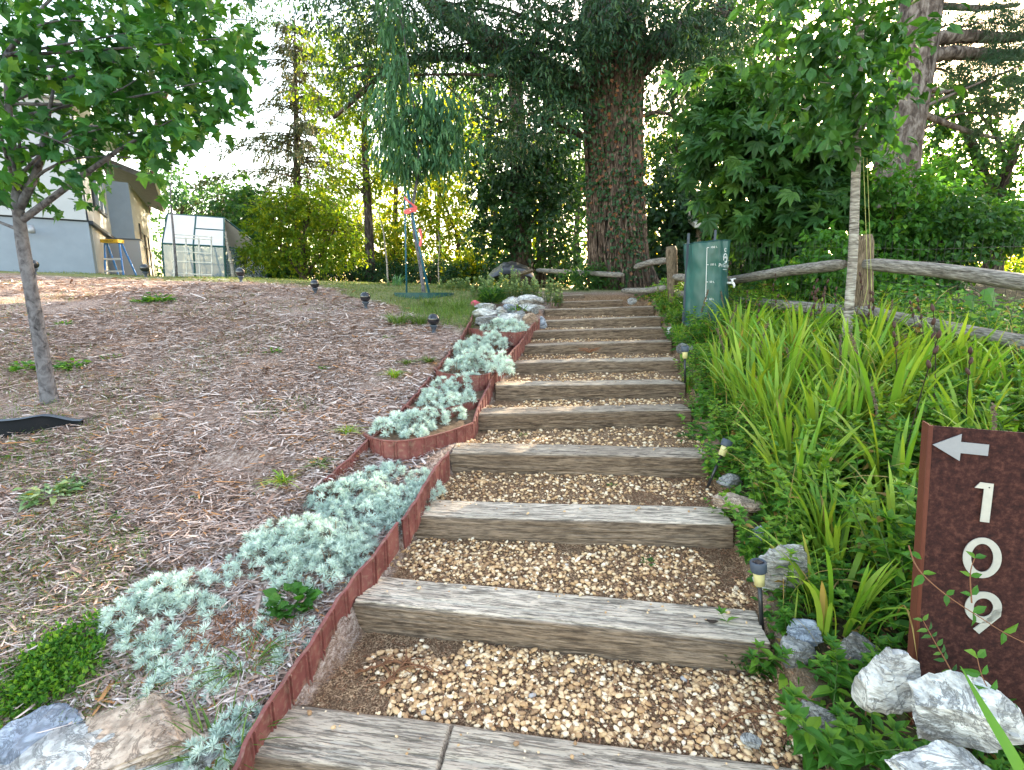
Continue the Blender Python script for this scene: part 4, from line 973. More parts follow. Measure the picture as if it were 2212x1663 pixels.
# orange leaf
# peach sapling with stakes and ring
sap, *_ = tree('weeping_sapling', 'staked sapling with long drooping leaves inside the dark green ring', 'tree', 9.4,
     [(916, 640), (908, 570), (898, 520), (888, 480), (886, 455), (895, 420), (903, 385), (905, 340), (900, 260), (880, 150), (868, 20)], [.036, .032, .03, .026, .022, .02, .014, .01, .006],
     [(905, 330, 80, 40), (870, 290, 55, 50), (940, 280, 60, 50), (900, 230, 80, 55), (985, 310, 35, 45), (840, 230, 35, 45), (860, 130, 18, 60), (856, 30, 16, 50), (925, 200, 40, 40), (975, 250, 30, 40), (865, 340, 40, 25), (845, 160, 20, 40)],
     4300, NARROW, .19, .21, 'peach', 'barkgrey', seed=3, per=10, droop=.9, upn=.4, hang=.9, spl=.30, wob=.08, lr=.012, vs=(.1, .95))
rc = at(916, 650, 9.35); rr_ = .54; bb = B(); n = 49; th = np.linspace(0, 2*math.pi, n)
rz = at(915, 632, 9.35-.5)[2]; gz = float(H(rc[0], rc[1]))
rg = thing('tree_guard_ring', 'dark green round edging ring around the staked sapling', 'tree guard', (rc[0], 9.4, gz))
rad_ = rr_*(1+.02*(np.cos(th*24) > 0)); G = np.stack([np.stack([rc[0]+rad_*np.cos(th), 9.4+rad_*np.sin(th), 0*th+zv], -1) for zv in (min(gz, rz-.17)-.03, rz)], 0)
Gi = G.copy(); Gi[..., :2] = (Gi[..., :2]-[rc[0], 9.4])*.975+[rc[0], 9.4]
bb.grid(np.concatenate([G, Gi[::-1]])); bb.make('ring', M['ringgreen'], rg)
bb = B(); bb.lathe([(0, rz-.05), (rr_*.96, rz-.06)], (rc[0], 9.4, 0), 30); bb.make('soil', SOIL, rg)
for lab, pts, r in [('upright blue green stake left of the weeping sapling', [(878, 640, 9.2), (874, 420, 9.2)], .016), ('slanting blue stake crossing in front of the weeping sapling', [(928, 640, 9.1), (902, 520, 9.15), (880, 412, 9.25)], .021)]:
    P = W(pts, 9.2); t = thing('tree_stake', lab, 'stake', P[0]); bb = B(); bb.tube(P, r, 8); bb.make('pole', M['stake'], t, True)
rb_ = thing('pink_ribbon', 'pink ribbon tying the sapling trunk to the two stakes', 'ribbon', at(885, 450, 9.1))
for q, pts in enumerate([[(873, 427, 9.1), (884, 438, 9.05), (901, 450, 9.15)], [(901, 452, 9.15), (888, 452, 9.05), (872, 458, 9.1)], [(874, 460, 9.1), (890, 458, 9.05), (900, 455, 9.15)], [(906, 494, 9.0), (909, 512, 8.98), (907, 532, 8.98)]]):
    P = W(pts, 9); Pd, s = dens(P, .02); up_ = np.array([0, 0, .035]) if q < 3 else np.array([.03, 0, 0])
    bb = B(); bb.grid(np.stack([Pd-up_*(.6+.4*np.sin(s*30))[:, None]*.8, Pd+[0, -.01, 0], Pd+up_*.8], 1)); bb.make('ribbon_loop', M['ribbon'], rb_, True)

# the great vine covered oak
oakC = [(740, 15, 80, 35, 10.5), (840, 60, 80, 45, 11), (930, 25, 100, 45, 10), (1050, 50, 110, 60, 10.5), (1000, 140, 70, 40, 11.3), (1090, 180, 80, 50, 11), (1180, 240, 65, 40, 10.6), (1180, 110, 80, 70, 10.4),
        (1290, 10, 110, 50, 10), (1240, 60, 50, 40, 10.2), (1440, 40, 80, 50, 10.6), (1500, 50, 90, 50, 11), (1120, 290, 50, 30, 11.6), (1225, 150, 40, 40, 10.8), (1560, 110, 50, 60, 12), (1480, 150, 60, 60, 12.5), (1600, 30, 60, 40, 11), (1290, -20, 300, 40, 10.5), (900, -20, 200, 35, 10.5), (860, 120, 70, 25, 11), (780, 170, 50, 25, 11)]
oak, oc, oP, oR = tree('oak_tree', 'huge old oak whose trunk is wrapped in vines, at the head of the stairs', 'tree', 11.6,
     [(1338, 628), (1334, 560), (1331, 480), (1326, 380), (1322, 280), (1320, 190), (1318, 110), (1322, -20), (1325, -120)], [.60, .575, .56, .55, .56, .60, .66, .6, .45],
     oakC, 33000, NARROW, .14, .24, 'oak', 'bark', seed=4, per=12, droop=.5, upn=.5, k=26, wob=.2, lr=.05,
     extra=[([(1285, 215), (1235, 190), (1180, 155), (1120, 125), (1060, 95), (1000, 55), (930, 5), (880, -40)], [.34, .30, .26, .24, .2, .14]),
            ([(1095, 125), (1060, 128), (980, 122), (900, 122), (850, 142), (800, 178), (775, 205), (745, 238), (720, 255)], [.12, .10, .09, .085, .07, .06, .035]),
            ([(852, 142), (822, 148), (790, 138), (740, 150)], [.04, .03, .02]), ([(1130, 130), (1150, 95), (1165, 60), (1160, 20)], [.10, .08, .06]),
            ([(1370, 140), (1420, 95), (1490, 60), (1580, 20)], [.34, .26, .2, .14]), ([(1390, 250), (1420, 240), (1450, 250)], [.05, .04, .02]), ([(1370, 560), (1398, 600), (1425, 640), (1440, 655)], [.30, .22, .16, .08]), ([(1265, 300), (1200, 262), (1150, 250)], [.07, .05, .02])])
g = np.random.default_rng(5); bb = B(); ivy = []
for q in range(120):
    a = math.radians(180+180*g.random()); f0, f1 = sorted(g.random(2)); f1 = min(1, f0+.25+.4*g.random()); f0 *= .6
    s = np.linspace(f0, f1, 16); idx = s*.80*(len(oP)-1); i0 = np.clip(idx.astype(int), 0, len(oP)-2); fr = (idx-i0)[:, None]
    c = oP[i0]*(1-fr)+oP[i0+1]*fr; r = oR[i0]*(1-fr[:, 0])+oR[i0+1]*fr[:, 0]
    aa = a+.25*np.sin(s*9+q)*g.random()+.12*(fbm(s*14+q, 0, 0, 3, 2)-.5); P = c+np.stack([np.cos(aa)*(r*1.04+.02), np.sin(aa)*(r*1.04+.02), 0*s], 1)
    bb.tube(P, .012+.03*g.random()**1.5, 6, False)
    if q % 2 == 0: ivy.append(P)
bb.make('vine', M['vine'], oak, True)
IV = np.concatenate(ivy); n = 3600; j = g.integers(0, len(IV), n); gate = fbm(IV[j, 0]*2, IV[j, 2]*1.2, 0, 91, 3); j = j[(gate > .47) | (IV[j, 2] > 4.6)]; n = len(j)
P = IV[j]+g.normal(size=(n, 3))*.07+[0, -.05, 0]; R = frame(unit(g.normal(size=(n, 3))*.6+[0, 0, -.6]), unit(g.normal(size=(n, 3))*.5+[0, -1, .3]))
L = .05+.05*g.random(n); bb = B(); scatter(bb, LEAF2, P, R, np.c_[L*.9, L, L], np.where(g.random(n) < .10, 1, g.random(n)*.85)); bb.make('ivy', M['ivy'], oak)

# ivy clad trunks left of the oak
tree('ivy_clad_tree', 'dark tree smothered in ivy, left of the great oak', 'tree', 16, [(1128, 610), (1124, 450), (1118, 300), (1112, 150)], [.34, .3, .26, .2],
     [(1110, 350, 60, 60), (1070, 300, 50, 60, 15), (1180, 380, 60, 60, 15.4), (1090, 450, 60, 50), (1160, 470, 60, 50, 15), (1130, 540, 60, 35), (1210, 440, 45, 60), (1215, 540, 40, 40), (1070, 510, 50, 40), (1180, 290, 50, 50), (1040, 390, 30, 50)],
     9500, LEAF2, .17, .7, 'darkgreen', 'darkbark', seed=6, per=9, lr=.04)
tree('slim_trunk_tree', 'slim dark trunk directly right of the ivy smothered tree', 'tree', 17, [(1168, 610), (1172, 450), (1178, 300), (1180, 120)], [.17, .15, .13, .08],
     [(1180, 200, 50, 60), (1220, 300, 50, 50), (1150, 130, 60, 50)], 2600, LEAF2, .15, .7, 'midgreen', 'darkbark', seed=7, lr=.03)
tree('slim_trunk_tree', 'thinner dark trunk nearest to the great oak on its left', 'tree', 18, [(1190, 610), (1190, 450), (1184, 300), (1192, 180)], [.12, .11, .1, .06],
     [(1230, 380, 45, 40), (1240, 230, 40, 50)], 2200, LEAF2, .15, .7, 'midgreen', 'darkbark', seed=8, lr=.03)

# hemlock
hem = thing('hemlock_tree', 'tall airy brownish conifer with drooping boughs, against the white sky', 'tree', at(642, 600, 24)); g = np.random.default_rng(9)
A, Z1 = at(643, 600, 24), at(636, 40, 24); A[2] = float(H(A[0], 24))-.1; bt = B(); Pt = np.array([A+(Z1-A)*f for f in np.linspace(0, 1, 20)]); bt.tube(Pt, np.linspace(.26, .03, 20), 10)
bl = B(); PP = []
for q in range(150):
    f = .22+.76*g.random(); root = A+(Z1-A)*f; a = g.random()*6.283; Ln = (5.4*(1-f)**.8+.5)*(.6+.55*g.random())
    s = np.linspace(0, 1, 9); dr = np.array([math.cos(a), math.sin(a), 0]); P = root+dr*(s*Ln)[:, None]+np.array([0, 0, 1])*(.25*s-.55*s**2)[:, None]*Ln*.6
    bt.tube(P, np.linspace(.035, .006, 9), 5, False); m_ = int(50+120*Ln/3.5); t = g.random(m_)**.8; i = t*8; i0 = np.clip(i.astype(int), 0, 7)
    Q = P[i0]+(P[i0+1]-P[i0])*(i-i0)[:, None]; sd2 = np.array([-dr[1], dr[0], 0]); off = g.normal(size=m_)*.22*(1.15-t)
    PP.append(np.c_[Q+sd2*off[:, None]-[0, 0, 1]*np.abs(g.normal(size=m_)*.16)[:, None], np.full(m_, a)])
PP = np.concatenate(PP); n = len(PP); bt.make('trunk', M['bark'], hem, True)
R = frame(unit(g.normal(size=(n, 3))*.5+np.c_[np.cos(PP[:, 3]), np.sin(PP[:, 3]), -1.1+0*PP[:, 3]]), unit(g.normal(size=(n, 3))))
L = .14+.14*g.random(n); scatter(bl, NARROW, PP[:, :3], R, np.c_[L*.2, L, L], np.clip(g.random(n)*.8+(g.random(n) < .15)*.4, 0, 1)); bl.make('crown', M['hemlock'], hem)

# light tree in the middle left
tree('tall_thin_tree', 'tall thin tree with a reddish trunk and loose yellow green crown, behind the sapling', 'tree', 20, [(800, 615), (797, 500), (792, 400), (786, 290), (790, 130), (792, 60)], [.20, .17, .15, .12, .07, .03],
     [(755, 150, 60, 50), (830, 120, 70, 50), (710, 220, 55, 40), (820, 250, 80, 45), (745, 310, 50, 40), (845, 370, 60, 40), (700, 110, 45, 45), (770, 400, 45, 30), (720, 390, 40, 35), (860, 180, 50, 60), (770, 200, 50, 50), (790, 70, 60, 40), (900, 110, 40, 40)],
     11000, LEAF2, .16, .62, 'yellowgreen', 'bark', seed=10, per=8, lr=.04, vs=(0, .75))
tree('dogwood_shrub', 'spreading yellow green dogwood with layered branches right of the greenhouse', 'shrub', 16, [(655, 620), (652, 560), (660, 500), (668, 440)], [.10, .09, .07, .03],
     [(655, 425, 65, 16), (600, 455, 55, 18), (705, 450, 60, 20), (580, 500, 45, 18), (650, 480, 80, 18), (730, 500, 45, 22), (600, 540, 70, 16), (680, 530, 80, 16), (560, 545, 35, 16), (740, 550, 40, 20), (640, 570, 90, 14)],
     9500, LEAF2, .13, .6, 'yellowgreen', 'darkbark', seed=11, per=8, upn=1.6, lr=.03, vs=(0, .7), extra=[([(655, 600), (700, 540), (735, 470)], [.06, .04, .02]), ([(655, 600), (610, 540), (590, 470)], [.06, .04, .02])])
tree('leafy_shrub', 'dark green leafy shrub at the right corner of the greenhouse', 'shrub', 18, [(530, 615), (528, 560), (530, 500)], [.07, .05, .03],
     [(525, 470, 40, 40), (560, 520, 45, 45), (515, 540, 30, 45), (590, 580, 50, 25), (540, 430, 25, 25)], 5200, LEAF2, .16, .7, 'midgreen', 'darkbark', seed=12, per=8)
# understory behind the lawn
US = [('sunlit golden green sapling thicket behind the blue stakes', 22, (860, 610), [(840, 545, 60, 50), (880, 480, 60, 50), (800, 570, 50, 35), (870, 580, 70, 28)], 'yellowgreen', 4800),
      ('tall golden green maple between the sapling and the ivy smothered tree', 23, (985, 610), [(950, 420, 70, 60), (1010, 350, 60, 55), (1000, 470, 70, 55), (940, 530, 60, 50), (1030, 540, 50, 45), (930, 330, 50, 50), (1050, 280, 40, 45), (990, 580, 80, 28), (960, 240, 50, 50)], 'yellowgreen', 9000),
      ('low sunlit yellow bush behind the black tarp', 19, (1050, 605), [(1035, 560, 40, 22), (1065, 585, 40, 18), (1010, 590, 45, 16)], 'yellowgreen', 2400),
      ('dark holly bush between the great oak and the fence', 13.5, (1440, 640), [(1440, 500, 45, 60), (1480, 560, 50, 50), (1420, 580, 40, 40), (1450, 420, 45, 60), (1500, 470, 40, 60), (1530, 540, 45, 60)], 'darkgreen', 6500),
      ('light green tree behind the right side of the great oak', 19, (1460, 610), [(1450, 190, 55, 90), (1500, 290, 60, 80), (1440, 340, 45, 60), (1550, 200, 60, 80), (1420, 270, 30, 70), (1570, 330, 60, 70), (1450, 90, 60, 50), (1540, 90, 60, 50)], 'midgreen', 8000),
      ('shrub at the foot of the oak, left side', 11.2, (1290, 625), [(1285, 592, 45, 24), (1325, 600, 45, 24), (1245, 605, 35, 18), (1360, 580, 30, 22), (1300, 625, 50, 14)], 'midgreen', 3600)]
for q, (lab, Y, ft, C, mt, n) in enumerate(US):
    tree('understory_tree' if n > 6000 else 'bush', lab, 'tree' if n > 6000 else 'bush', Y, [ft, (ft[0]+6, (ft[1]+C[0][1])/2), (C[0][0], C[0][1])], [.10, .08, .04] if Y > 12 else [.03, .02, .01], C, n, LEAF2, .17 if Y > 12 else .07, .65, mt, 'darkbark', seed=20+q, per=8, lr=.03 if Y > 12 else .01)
# the pine on the right
pine, *_ = tree('pine_tree', 'big pine with thick grey scaly leaning trunk and two dark horizontal boughs', 'tree', 9.2, [(1912, 650), (1922, 500), (1930, 400), (1943, 290), (1962, 190), (1980, 90), (1992, -20), (2002, -120)], [.37, .35, .34, .33, .31, .30, .28],
     [(2110, 20, 100, 45, 9.5), (2190, 60, 70, 40, 9), (2080, 120, 60, 30, 10), (2160, 160, 70, 35, 9), (2190, 250, 50, 40, 9), (2060, 170, 50, 22, 10), (2230, 140, 60, 60, 8.5), (2120, 80, 80, 30, 9.6)],
     26000, NEED, .17, .06, 'pine', 'pinebark', seed=31, per=26, droop=.1, upn=.2, spl=.10, wob=.1, k=20, lr=.03,
     extra=[([(1998, 92), (2030, 80), (2080, 78), (2160, 82), (2260, 78)], [.13, .10, .08, .05]), ([(1998, 125), (2040, 112), (2110, 118), (2180, 120), (2290, 115)], [.12, .10, .09, .06]),
            ([(2000, 12), (2060, 14), (2120, 20), (2200, 10)], [.06, .05, .03]), ([(1975, 195), (2010, 192), (2050, 200)], [.06, .05, .03]), ([(1968, 235), (2030, 262), (2090, 285), (2160, 300)], [.06, .05, .04, .02])])
c_ = at(1935, 192, 8.85); bb = B(); bb.lathe([(0, 0), (.045, .004), (.04, .01), (0, .014)], c_, 14, .5, np.array([[1, 0, 0], [0, 0, -1.], [0, 1, 0]])); bb.make('cut_knot', M['rocktan'], pine)
# forked tree far right
tree('forked_tree', 'forked tree with purple brown limbs against blue sky at the right edge', 'tree', 13, [(2140, 640), (2146, 540), (2150, 430)], [.20, .18, .16],
     [(2080, 230, 60, 40), (2190, 340, 45, 40), (2060, 310, 45, 30), (2120, 330, 35, 30), (2030, 390, 50, 40), (2210, 420, 50, 40), (2100, 440, 50, 30), (2040, 240, 30, 40), (2170, 200, 40, 30)], 5600, LEAF2, .16, .62, 'midgreen', 'bark', seed=33, per=7, lr=.03,
     extra=[([(2148, 440), (2130, 400), (2112, 350), (2085, 270), (2060, 220), (2035, 180)], [.14, .12, .10, .08, .05]), ([(2150, 440), (2165, 390), (2185, 330), (2200, 290), (2230, 240)], [.14, .12, .10, .07]),
            ([(2172, 350), (2150, 290), (2110, 240)], [.07, .05, .03]), ([(2110, 420), (2080, 370), (2050, 340), (2020, 332)], [.06, .05, .03])])
# big leaved shrub
tree('large_leaf_tree', 'wide small tree with big leaves in fives behind the green rain barrel', 'tree', 7.8, [(1650, 660), (1655, 560), (1665, 450), (1690, 330), (1700, 220)], [.07, .06, .05, .03],
     [(1545, 190, 45, 45, 7.6), (1610, 240, 80, 50, 7.4), (1710, 220, 80, 50, 7.6), (1580, 330, 75, 55, 7.3), (1690, 330, 90, 60, 7.5), (1600, 420, 60, 50, 7.6), (1680, 440, 90, 50, 7.4), (1790, 400, 70, 60, 7.6), (1750, 500, 80, 50, 7.4), (1650, 520, 55, 35, 7.6), (1530, 270, 40, 40, 7.7), (1780, 300, 50, 50, 7.8), (1820, 480, 40, 50, 7.5)],
     2700, PALM, .22, 1., 'midgreen', 'darkbark', seed=34, per=5, droop=.5, upn=1.1, lr=.02, vs=(0, .9))
# shrubs behind the fence
SH = [('bright green bush right of the pine trunk', 7.2, (1950, 640), [(1925, 410, 50, 40), (1975, 450, 55, 50), (1910, 490, 50, 50), (2000, 520, 60, 50), (1930, 570, 60, 50), (1890, 560, 40, 50)], 'bright', 4200, .10),
      ('dense green bush above the right rail of the fence', 7.0, (2080, 660), [(2030, 480, 60, 45), (2100, 500, 60, 35), (2040, 550, 60, 35), (2170, 500, 50, 25), (2000, 620, 40, 40)], 'midgreen', 3900, .10),
      ('leafy bush under the rail behind the slender young tree', 6.2, (1800, 680), [(1790, 560, 45, 50), (1740, 600, 50, 35), (1900, 630, 50, 40), (1800, 630, 60, 30), (1960, 650, 40, 30)], 'bright', 3600, .09),
      ('dark green bush directly behind the rain barrel', 8.6, (1600, 650), [(1600, 560, 50, 50), (1650, 590, 50, 45), (1560, 600, 40, 40), (1690, 560, 40, 40)], 'midgreen', 3600, .09),
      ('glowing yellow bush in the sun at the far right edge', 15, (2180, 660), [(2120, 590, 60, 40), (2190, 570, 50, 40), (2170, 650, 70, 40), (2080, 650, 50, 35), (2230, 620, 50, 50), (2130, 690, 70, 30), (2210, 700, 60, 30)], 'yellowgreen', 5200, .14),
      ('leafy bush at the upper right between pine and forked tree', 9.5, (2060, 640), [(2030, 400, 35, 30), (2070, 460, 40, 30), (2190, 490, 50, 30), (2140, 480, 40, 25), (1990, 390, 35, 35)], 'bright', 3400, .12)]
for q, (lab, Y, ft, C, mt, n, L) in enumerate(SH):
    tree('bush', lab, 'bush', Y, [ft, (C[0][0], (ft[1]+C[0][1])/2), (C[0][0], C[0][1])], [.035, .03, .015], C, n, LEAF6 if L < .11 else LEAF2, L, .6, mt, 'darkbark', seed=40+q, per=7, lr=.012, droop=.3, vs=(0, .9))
# big vine leaves hanging under the rail
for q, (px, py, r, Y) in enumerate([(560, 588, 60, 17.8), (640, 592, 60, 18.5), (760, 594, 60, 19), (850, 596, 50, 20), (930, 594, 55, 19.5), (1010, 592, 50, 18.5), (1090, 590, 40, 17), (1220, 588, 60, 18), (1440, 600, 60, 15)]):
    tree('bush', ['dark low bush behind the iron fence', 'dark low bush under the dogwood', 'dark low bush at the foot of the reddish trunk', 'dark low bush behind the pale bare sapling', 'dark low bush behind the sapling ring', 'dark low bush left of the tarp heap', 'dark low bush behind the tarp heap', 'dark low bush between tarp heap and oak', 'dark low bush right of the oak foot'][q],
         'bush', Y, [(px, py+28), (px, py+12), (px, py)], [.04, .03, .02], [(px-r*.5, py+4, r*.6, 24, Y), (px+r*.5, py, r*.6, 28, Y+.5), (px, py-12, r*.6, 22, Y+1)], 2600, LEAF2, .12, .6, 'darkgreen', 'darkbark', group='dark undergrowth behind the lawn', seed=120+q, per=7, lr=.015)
# woods behind everything, tree by tree
g = np.random.default_rng(77)
BG = [(470, 30, 380, 'midgreen', 'small pale crown rising behind the greenhouse roof'), (700, 34, 420, 'midgreen', 'distant tree behind the dogwood'), (860, 33, 200, 'yellowgreen', 'distant sunlit tree behind the reddish thin trunk'), (960, 36, 150, 'midgreen', 'distant tree behind the sapling crown'),
      (1060, 30, 120, 'midgreen', 'distant tree rising behind the oak limb'), (1160, 34, 320, 'yellowgreen', 'distant sunlit tree between ivy trunks and oak'), (1250, 30, 300, 'midgreen', 'distant tree right behind the great oak'), (1420, 32, 280, 'yellowgreen', 'distant tree glimpsed right of the oak trunk'),
      (1560, 30, -150, 'midgreen', 'distant tree behind the large leaved tree'), (1680, 28, -150, 'midgreen', 'distant tree above the large leaved tree'), (1820, 30, -150, 'midgreen', 'distant tree behind the slender young tree'), (1960, 33, 400, 'yellowgreen', 'distant sunlit tree low behind the pine'),
      (2080, 30, 500, 'yellowgreen', 'distant sunlit thicket behind the fence'), (2220, 30, 480, 'midgreen', 'distant tree at the right border of the picture'), (620, 42, 470, 'midgreen', 'low distant tree behind the hemlock foot'), (780, 44, 420, 'yellowgreen', 'low distant tree behind the reddish trunk foot'), (2400, 28, 300, 'midgreen', 'distant tree beyond the right border')]
for q, (px, Y, top, mt, lab) in enumerate(BG):
    hgt = 600-top; C = []
    for j in range(9 if hgt > 250 else 6):
        f = (j+.5)/(9 if hgt > 250 else 6); wx = 75*(1-.35*abs(f-.4))
        C.append((px+g.normal()*42, 590-hgt*f, wx*(.55+.5*g.random()), 34+22*g.random(), Y+g.normal()*1.5))
    tree('background_tree', lab, 'tree', Y, [(px, 612), (px+g.normal()*8, 500), (px+g.normal()*10, top+hgt*.35), (px, top+hgt*.1)], [.22, .18, .13, .04], C, int(2200+hgt*8), LEAF2, .27, .62, mt, 'darkbark', group='woods behind the garden', seed=60+q, per=8, lr=.05, k=8)
tree('background_tree', 'dark fine leaved crown showing at the top left above the house', 'tree', 26, [(300, 600), (330, 300), (400, 60)], [.2, .15, .06],
     [(500, 15, 60, 35), (550, 40, 40, 25), (590, 10, 40, 25), (420, 60, 60, 40), (380, 10, 60, 40), (300, 100, 60, 60)], 3600, LEAF2, .22, .35, 'oak', 'darkbark', group='woods behind the garden', seed=91, per=9, lr=.05)
tree('background_tree', 'small grey green crown between the house eave and greenhouse', 'tree', 24, [(385, 600), (390, 500), (395, 420)], [.12, .1, .05],
     [(370, 400, 30, 40), (410, 430, 45, 35), (450, 440, 40, 30), (340, 540, 20, 50)], 2000, LEAF2, .2, .5, 'peach', 'darkbark', group='woods behind the garden', seed=92, per=8)

# ------------------------------------------------------------------ house on the left
def at3(px, py, Y): return at(px, py, Y)
M['palewall'] = flat('pale_grey_stucco', (.42, .44, .47), .9, .1, 0, .05, 3, .3)
house = thing('house', 'two storey stucco house, blue grey on its shaded front, behind the maple', 'house', (-13, 16, 1.6))
def wallp(nm, A, C_, z0, z1, m_, th=.12, par=None):
    A, C_ = np.array([A[0], A[1], 0.]), np.array([C_[0], C_[1], 0.]); d = unit(C_-A); nn = np.array([-d[1], d[0], 0])
    bb = B(); bb.prism([A+[0, 0, z0], C_+[0, 0, z0], C_+[0, 0, z1], A+[0, 0, z1]], nn*th); return bb.make(nm, m_, par or house)
A1 = at(190, 476, 14)[:2]; A2 = at(243, 514, 18.3)[:2]; A0 = A1+np.array([-.80, -.60])*3.4; B2 = at(290, 500, 18.75)[:2]; B3 = at(330, 520, 24)[:2]
wallp('lower_wall', A0, A1, 1.2, 3.46, M['stucco'], -.1); w2 = wallp('upper_wall', A0-[.0, .04], A1-[.0, .04], 3.5, 6.4, M['palewall'], -.14)
wallp('side_wall', A1+[.001, .01], A2, 3.5, 6.4, M['beige'], -.0+.12); wallp('lower_side_wall', A1+[-.1, .2], A2+[-.1, .05], 1.2, 3.46, M['beige'], .1)
wallp('projection_wall', A2, B2, 1.2, 5.45, M['stucco']); wallp('gable_side_wall', B2, B3, 1.2, 5.45, M['beige'])
bb = B()
def strip3(A, C_, z, h, w_, mt, nm, par=house):
    A, C_ = np.array([*A, z]), np.array([*C_, z]); d = unit(C_-A); nn = np.array([d[1], -d[0], 0]); b_ = B(); b_.prism([A, C_, C_+[0, 0, h], A+[0, 0, h]], nn*w_); return b_.make(nm, M[mt], par)
strip3(A1, A2, 3.42, .09, .10, 'trim', 'floor_band'); strip3(A0, A1, 3.44, .06, .08, 'trim', 'floor_band')
strip3(A1+[-.28, -.22], A1+[.02, .0], 3.5, 2.9, .06, 'trim', 'corner_board')
# windows
d = unit(np.array([*(A2-A1), 0])); nn = np.array([d[1], -d[0], 0])
def window(A, d, nn, z0, z1, L, nb):
    A = np.array([A[0], A[1], 0])+nn*.03
    f = B(); f.prism([A+[0, 0, z0], A+d*L+[0, 0, z0], A+d*L+[0, 0, z1], A+[0, 0, z1]], nn*.03); fr = f.make('window', M['trim'], house)
    for i in range(nb):
        a, c = .07+i*(L-.07)/nb, (i+1)*(L-.07)/nb; b_ = B(); b_.prism([A+d*a+nn*.032+[0, 0, z0+.09], A+d*c+nn*.032+[0, 0, z0+.09], A+d*c+nn*.032+[0, 0, z1-.09], A+d*a+nn*.032+[0, 0, z1-.09]], nn*.008); b_.make('pane', M['winglass'], fr)
        if i: b_ = B(); b_.prism([A+d*(a-.07)+nn*.032+[0, 0, z0+.05], A+d*(a-.01)+nn*.032+[0, 0, z0+.05], A+d*(a-.01)+nn*.032+[0, 0, z1-.05], A+d*(a-.07)+nn*.032+[0, 0, z1-.05]], nn*.012); b_.make('mullion', M['paint'], fr)
window(A1+d[:2]*1.35, d, nn, 4.05, 5.6, 2.6, 3)
d0 = unit(np.array([*(A1-A0), 0])); n0 = np.array([d0[1], -d0[0], 0]); window(A0+d0[:2]*.6-[0, .04], d0, n0*1.5, 3.85, 5.7, 2.35, 3)
# roofs, chimney
bb = B(); c4 = [np.array([*p, 6.42]) for p in (A0+[-.3, -.5], A1+[.45, -.2], A2+[.5, .3], A0+[-3.5, 5])]; bb.prism(c4, [0, 0, .16]); bb.make('fascia', M['paint'], house)
bb = B(); top = [p+[-1.6, 1.4, 1.0] for p in c4]; V = np.array([p+[0, 0, .165] for p in c4]+[c4[0]+[-1.6, 2.6, 1.3], c4[1]+[-1.9, 1.6, 1.3]])
bb.add(V, [np.array([[0, 1, 5, 4]]), np.array([[1, 2, 5]])]); bb.add(V[[2, 3, 4, 5]], [np.array([[0, 1, 2, 3]])]); bb.make('roof', M['shingle'], house)
cc = at(250, 206, 19); bb = B(); bb.box((cc[0], cc[1], 7.9), (1.05, .9, 2.0), .5); ch = bb.make('chimney', M['paint'], house)
# eave over the gable side
E0, E1 = at(334, 396, 19), at(354, 459, 24.4); bb = B(); bb.prism([E0, E1, np.array([B3[0]-1.4, B3[1], 6.1]), np.array([B2[0]-.9, B2[1], 6.2])], [0, 0, .12]); bb.make('soffit', M['soffit'], house)
bb = B(); bb.prism([E0+[0, 0, .13], E1+[0, 0, .13], np.array([B3[0]-1.5, B3[1], 6.25]), np.array([B2[0]-1., B2[1], 6.35])], [0, 0, .08]); bb.make('roof', M['shingle'], house)
bb = B(); bb.tube([E0+[.05, 0, .05], E1+[.05, 0, .05]], .06, 8); bb.make('gutter', M['paint'], house)
# wall lamp and patch
wl_ = at(77, 505, 13.15); bb = B(); bb.lathe([(0, 0), (.07, 0), (.08, .08), (.05, .2), (0, .2)], wl_-[0, .1, 0], 12); bb.make('wall_lamp', M['steelgrey'], house, True)
# vine trellis on the gable side
tr = thing('trellis', 'thin dark trellis frame leaning on the beige house side', 'trellis', (*B2, 1.5)); bb = B()
gd = unit(np.array([*(B3-B2), 0])); gn = np.array([gd[1], -gd[0], 0])
q0, q1 = np.array([*B2, 0])+gd*1.2+gn*.06, np.array([*B2, 0])+gd*3.6+gn*.06
for q in (q0, (q0+q1)/2, q1): bb.tube([q+[0, 0, 1.4], q+[0, 0, 4.2 if q is q0 else 3.9]], .03, 6)
for z in (2.0, 2.7, 3.4, 3.9): bb.tube([q0+[0, 0, z], q1+[0, 0, z]], .02, 6)
bb.make('frame', M['iron'], tr)
# grey utility cabinet and step ladder
ub = at(268, 560, 17.0); t = thing('utility_cabinet', 'grey metal cabinet standing behind the ladder', 'cabinet', (ub[0], ub[1], 1.5)); zt = at(268, 517, 17)[2]
bb = B(); bb.box((ub[0]-.15, ub[1]+.3, (1.4+zt)/2), (.95, .5, zt-1.4), .45); bb.make('body', M['steelgrey'], t); bb = B(); bb.box((ub[0]-.15, ub[1]+.3, zt+.02), (1.02, .56, .04), .45); bb.make('top', M['slate'], t)
LY = 15.6; la, lb_ = at(220, 520, LY), at(258, 526, LY); lz = (la[2]+lb_[2])/2; zg = 1.45
t = thing('step_ladder', 'blue step ladder with a yellow top in front of the house', 'ladder', ((la[0]+lb_[0])/2, LY, zg)); mx = (la[0]+lb_[0])/2; wd = lb_[0]-la[0]
for sx in (-1, 1):
    for back in (0, 1):
        bb = B(); bb.tube([[mx+sx*wd*.42, LY+.05+.08*back, lz], [mx+sx*wd*.62, LY+(.75 if back else -.1), zg]], .028, 6); bb.make('rail', M['blue'], t)
bb = B(); bb.box((mx, LY+.05, lz+.03), (wd*1.05, .26, .10)); yt = bb.make('top_cap', M['yellow'], t)
words('WERNER', .075, lambda u, v: np.array([mx+u, LY-.082, lz+.0+v]), 'lettering', M['trim'], t)
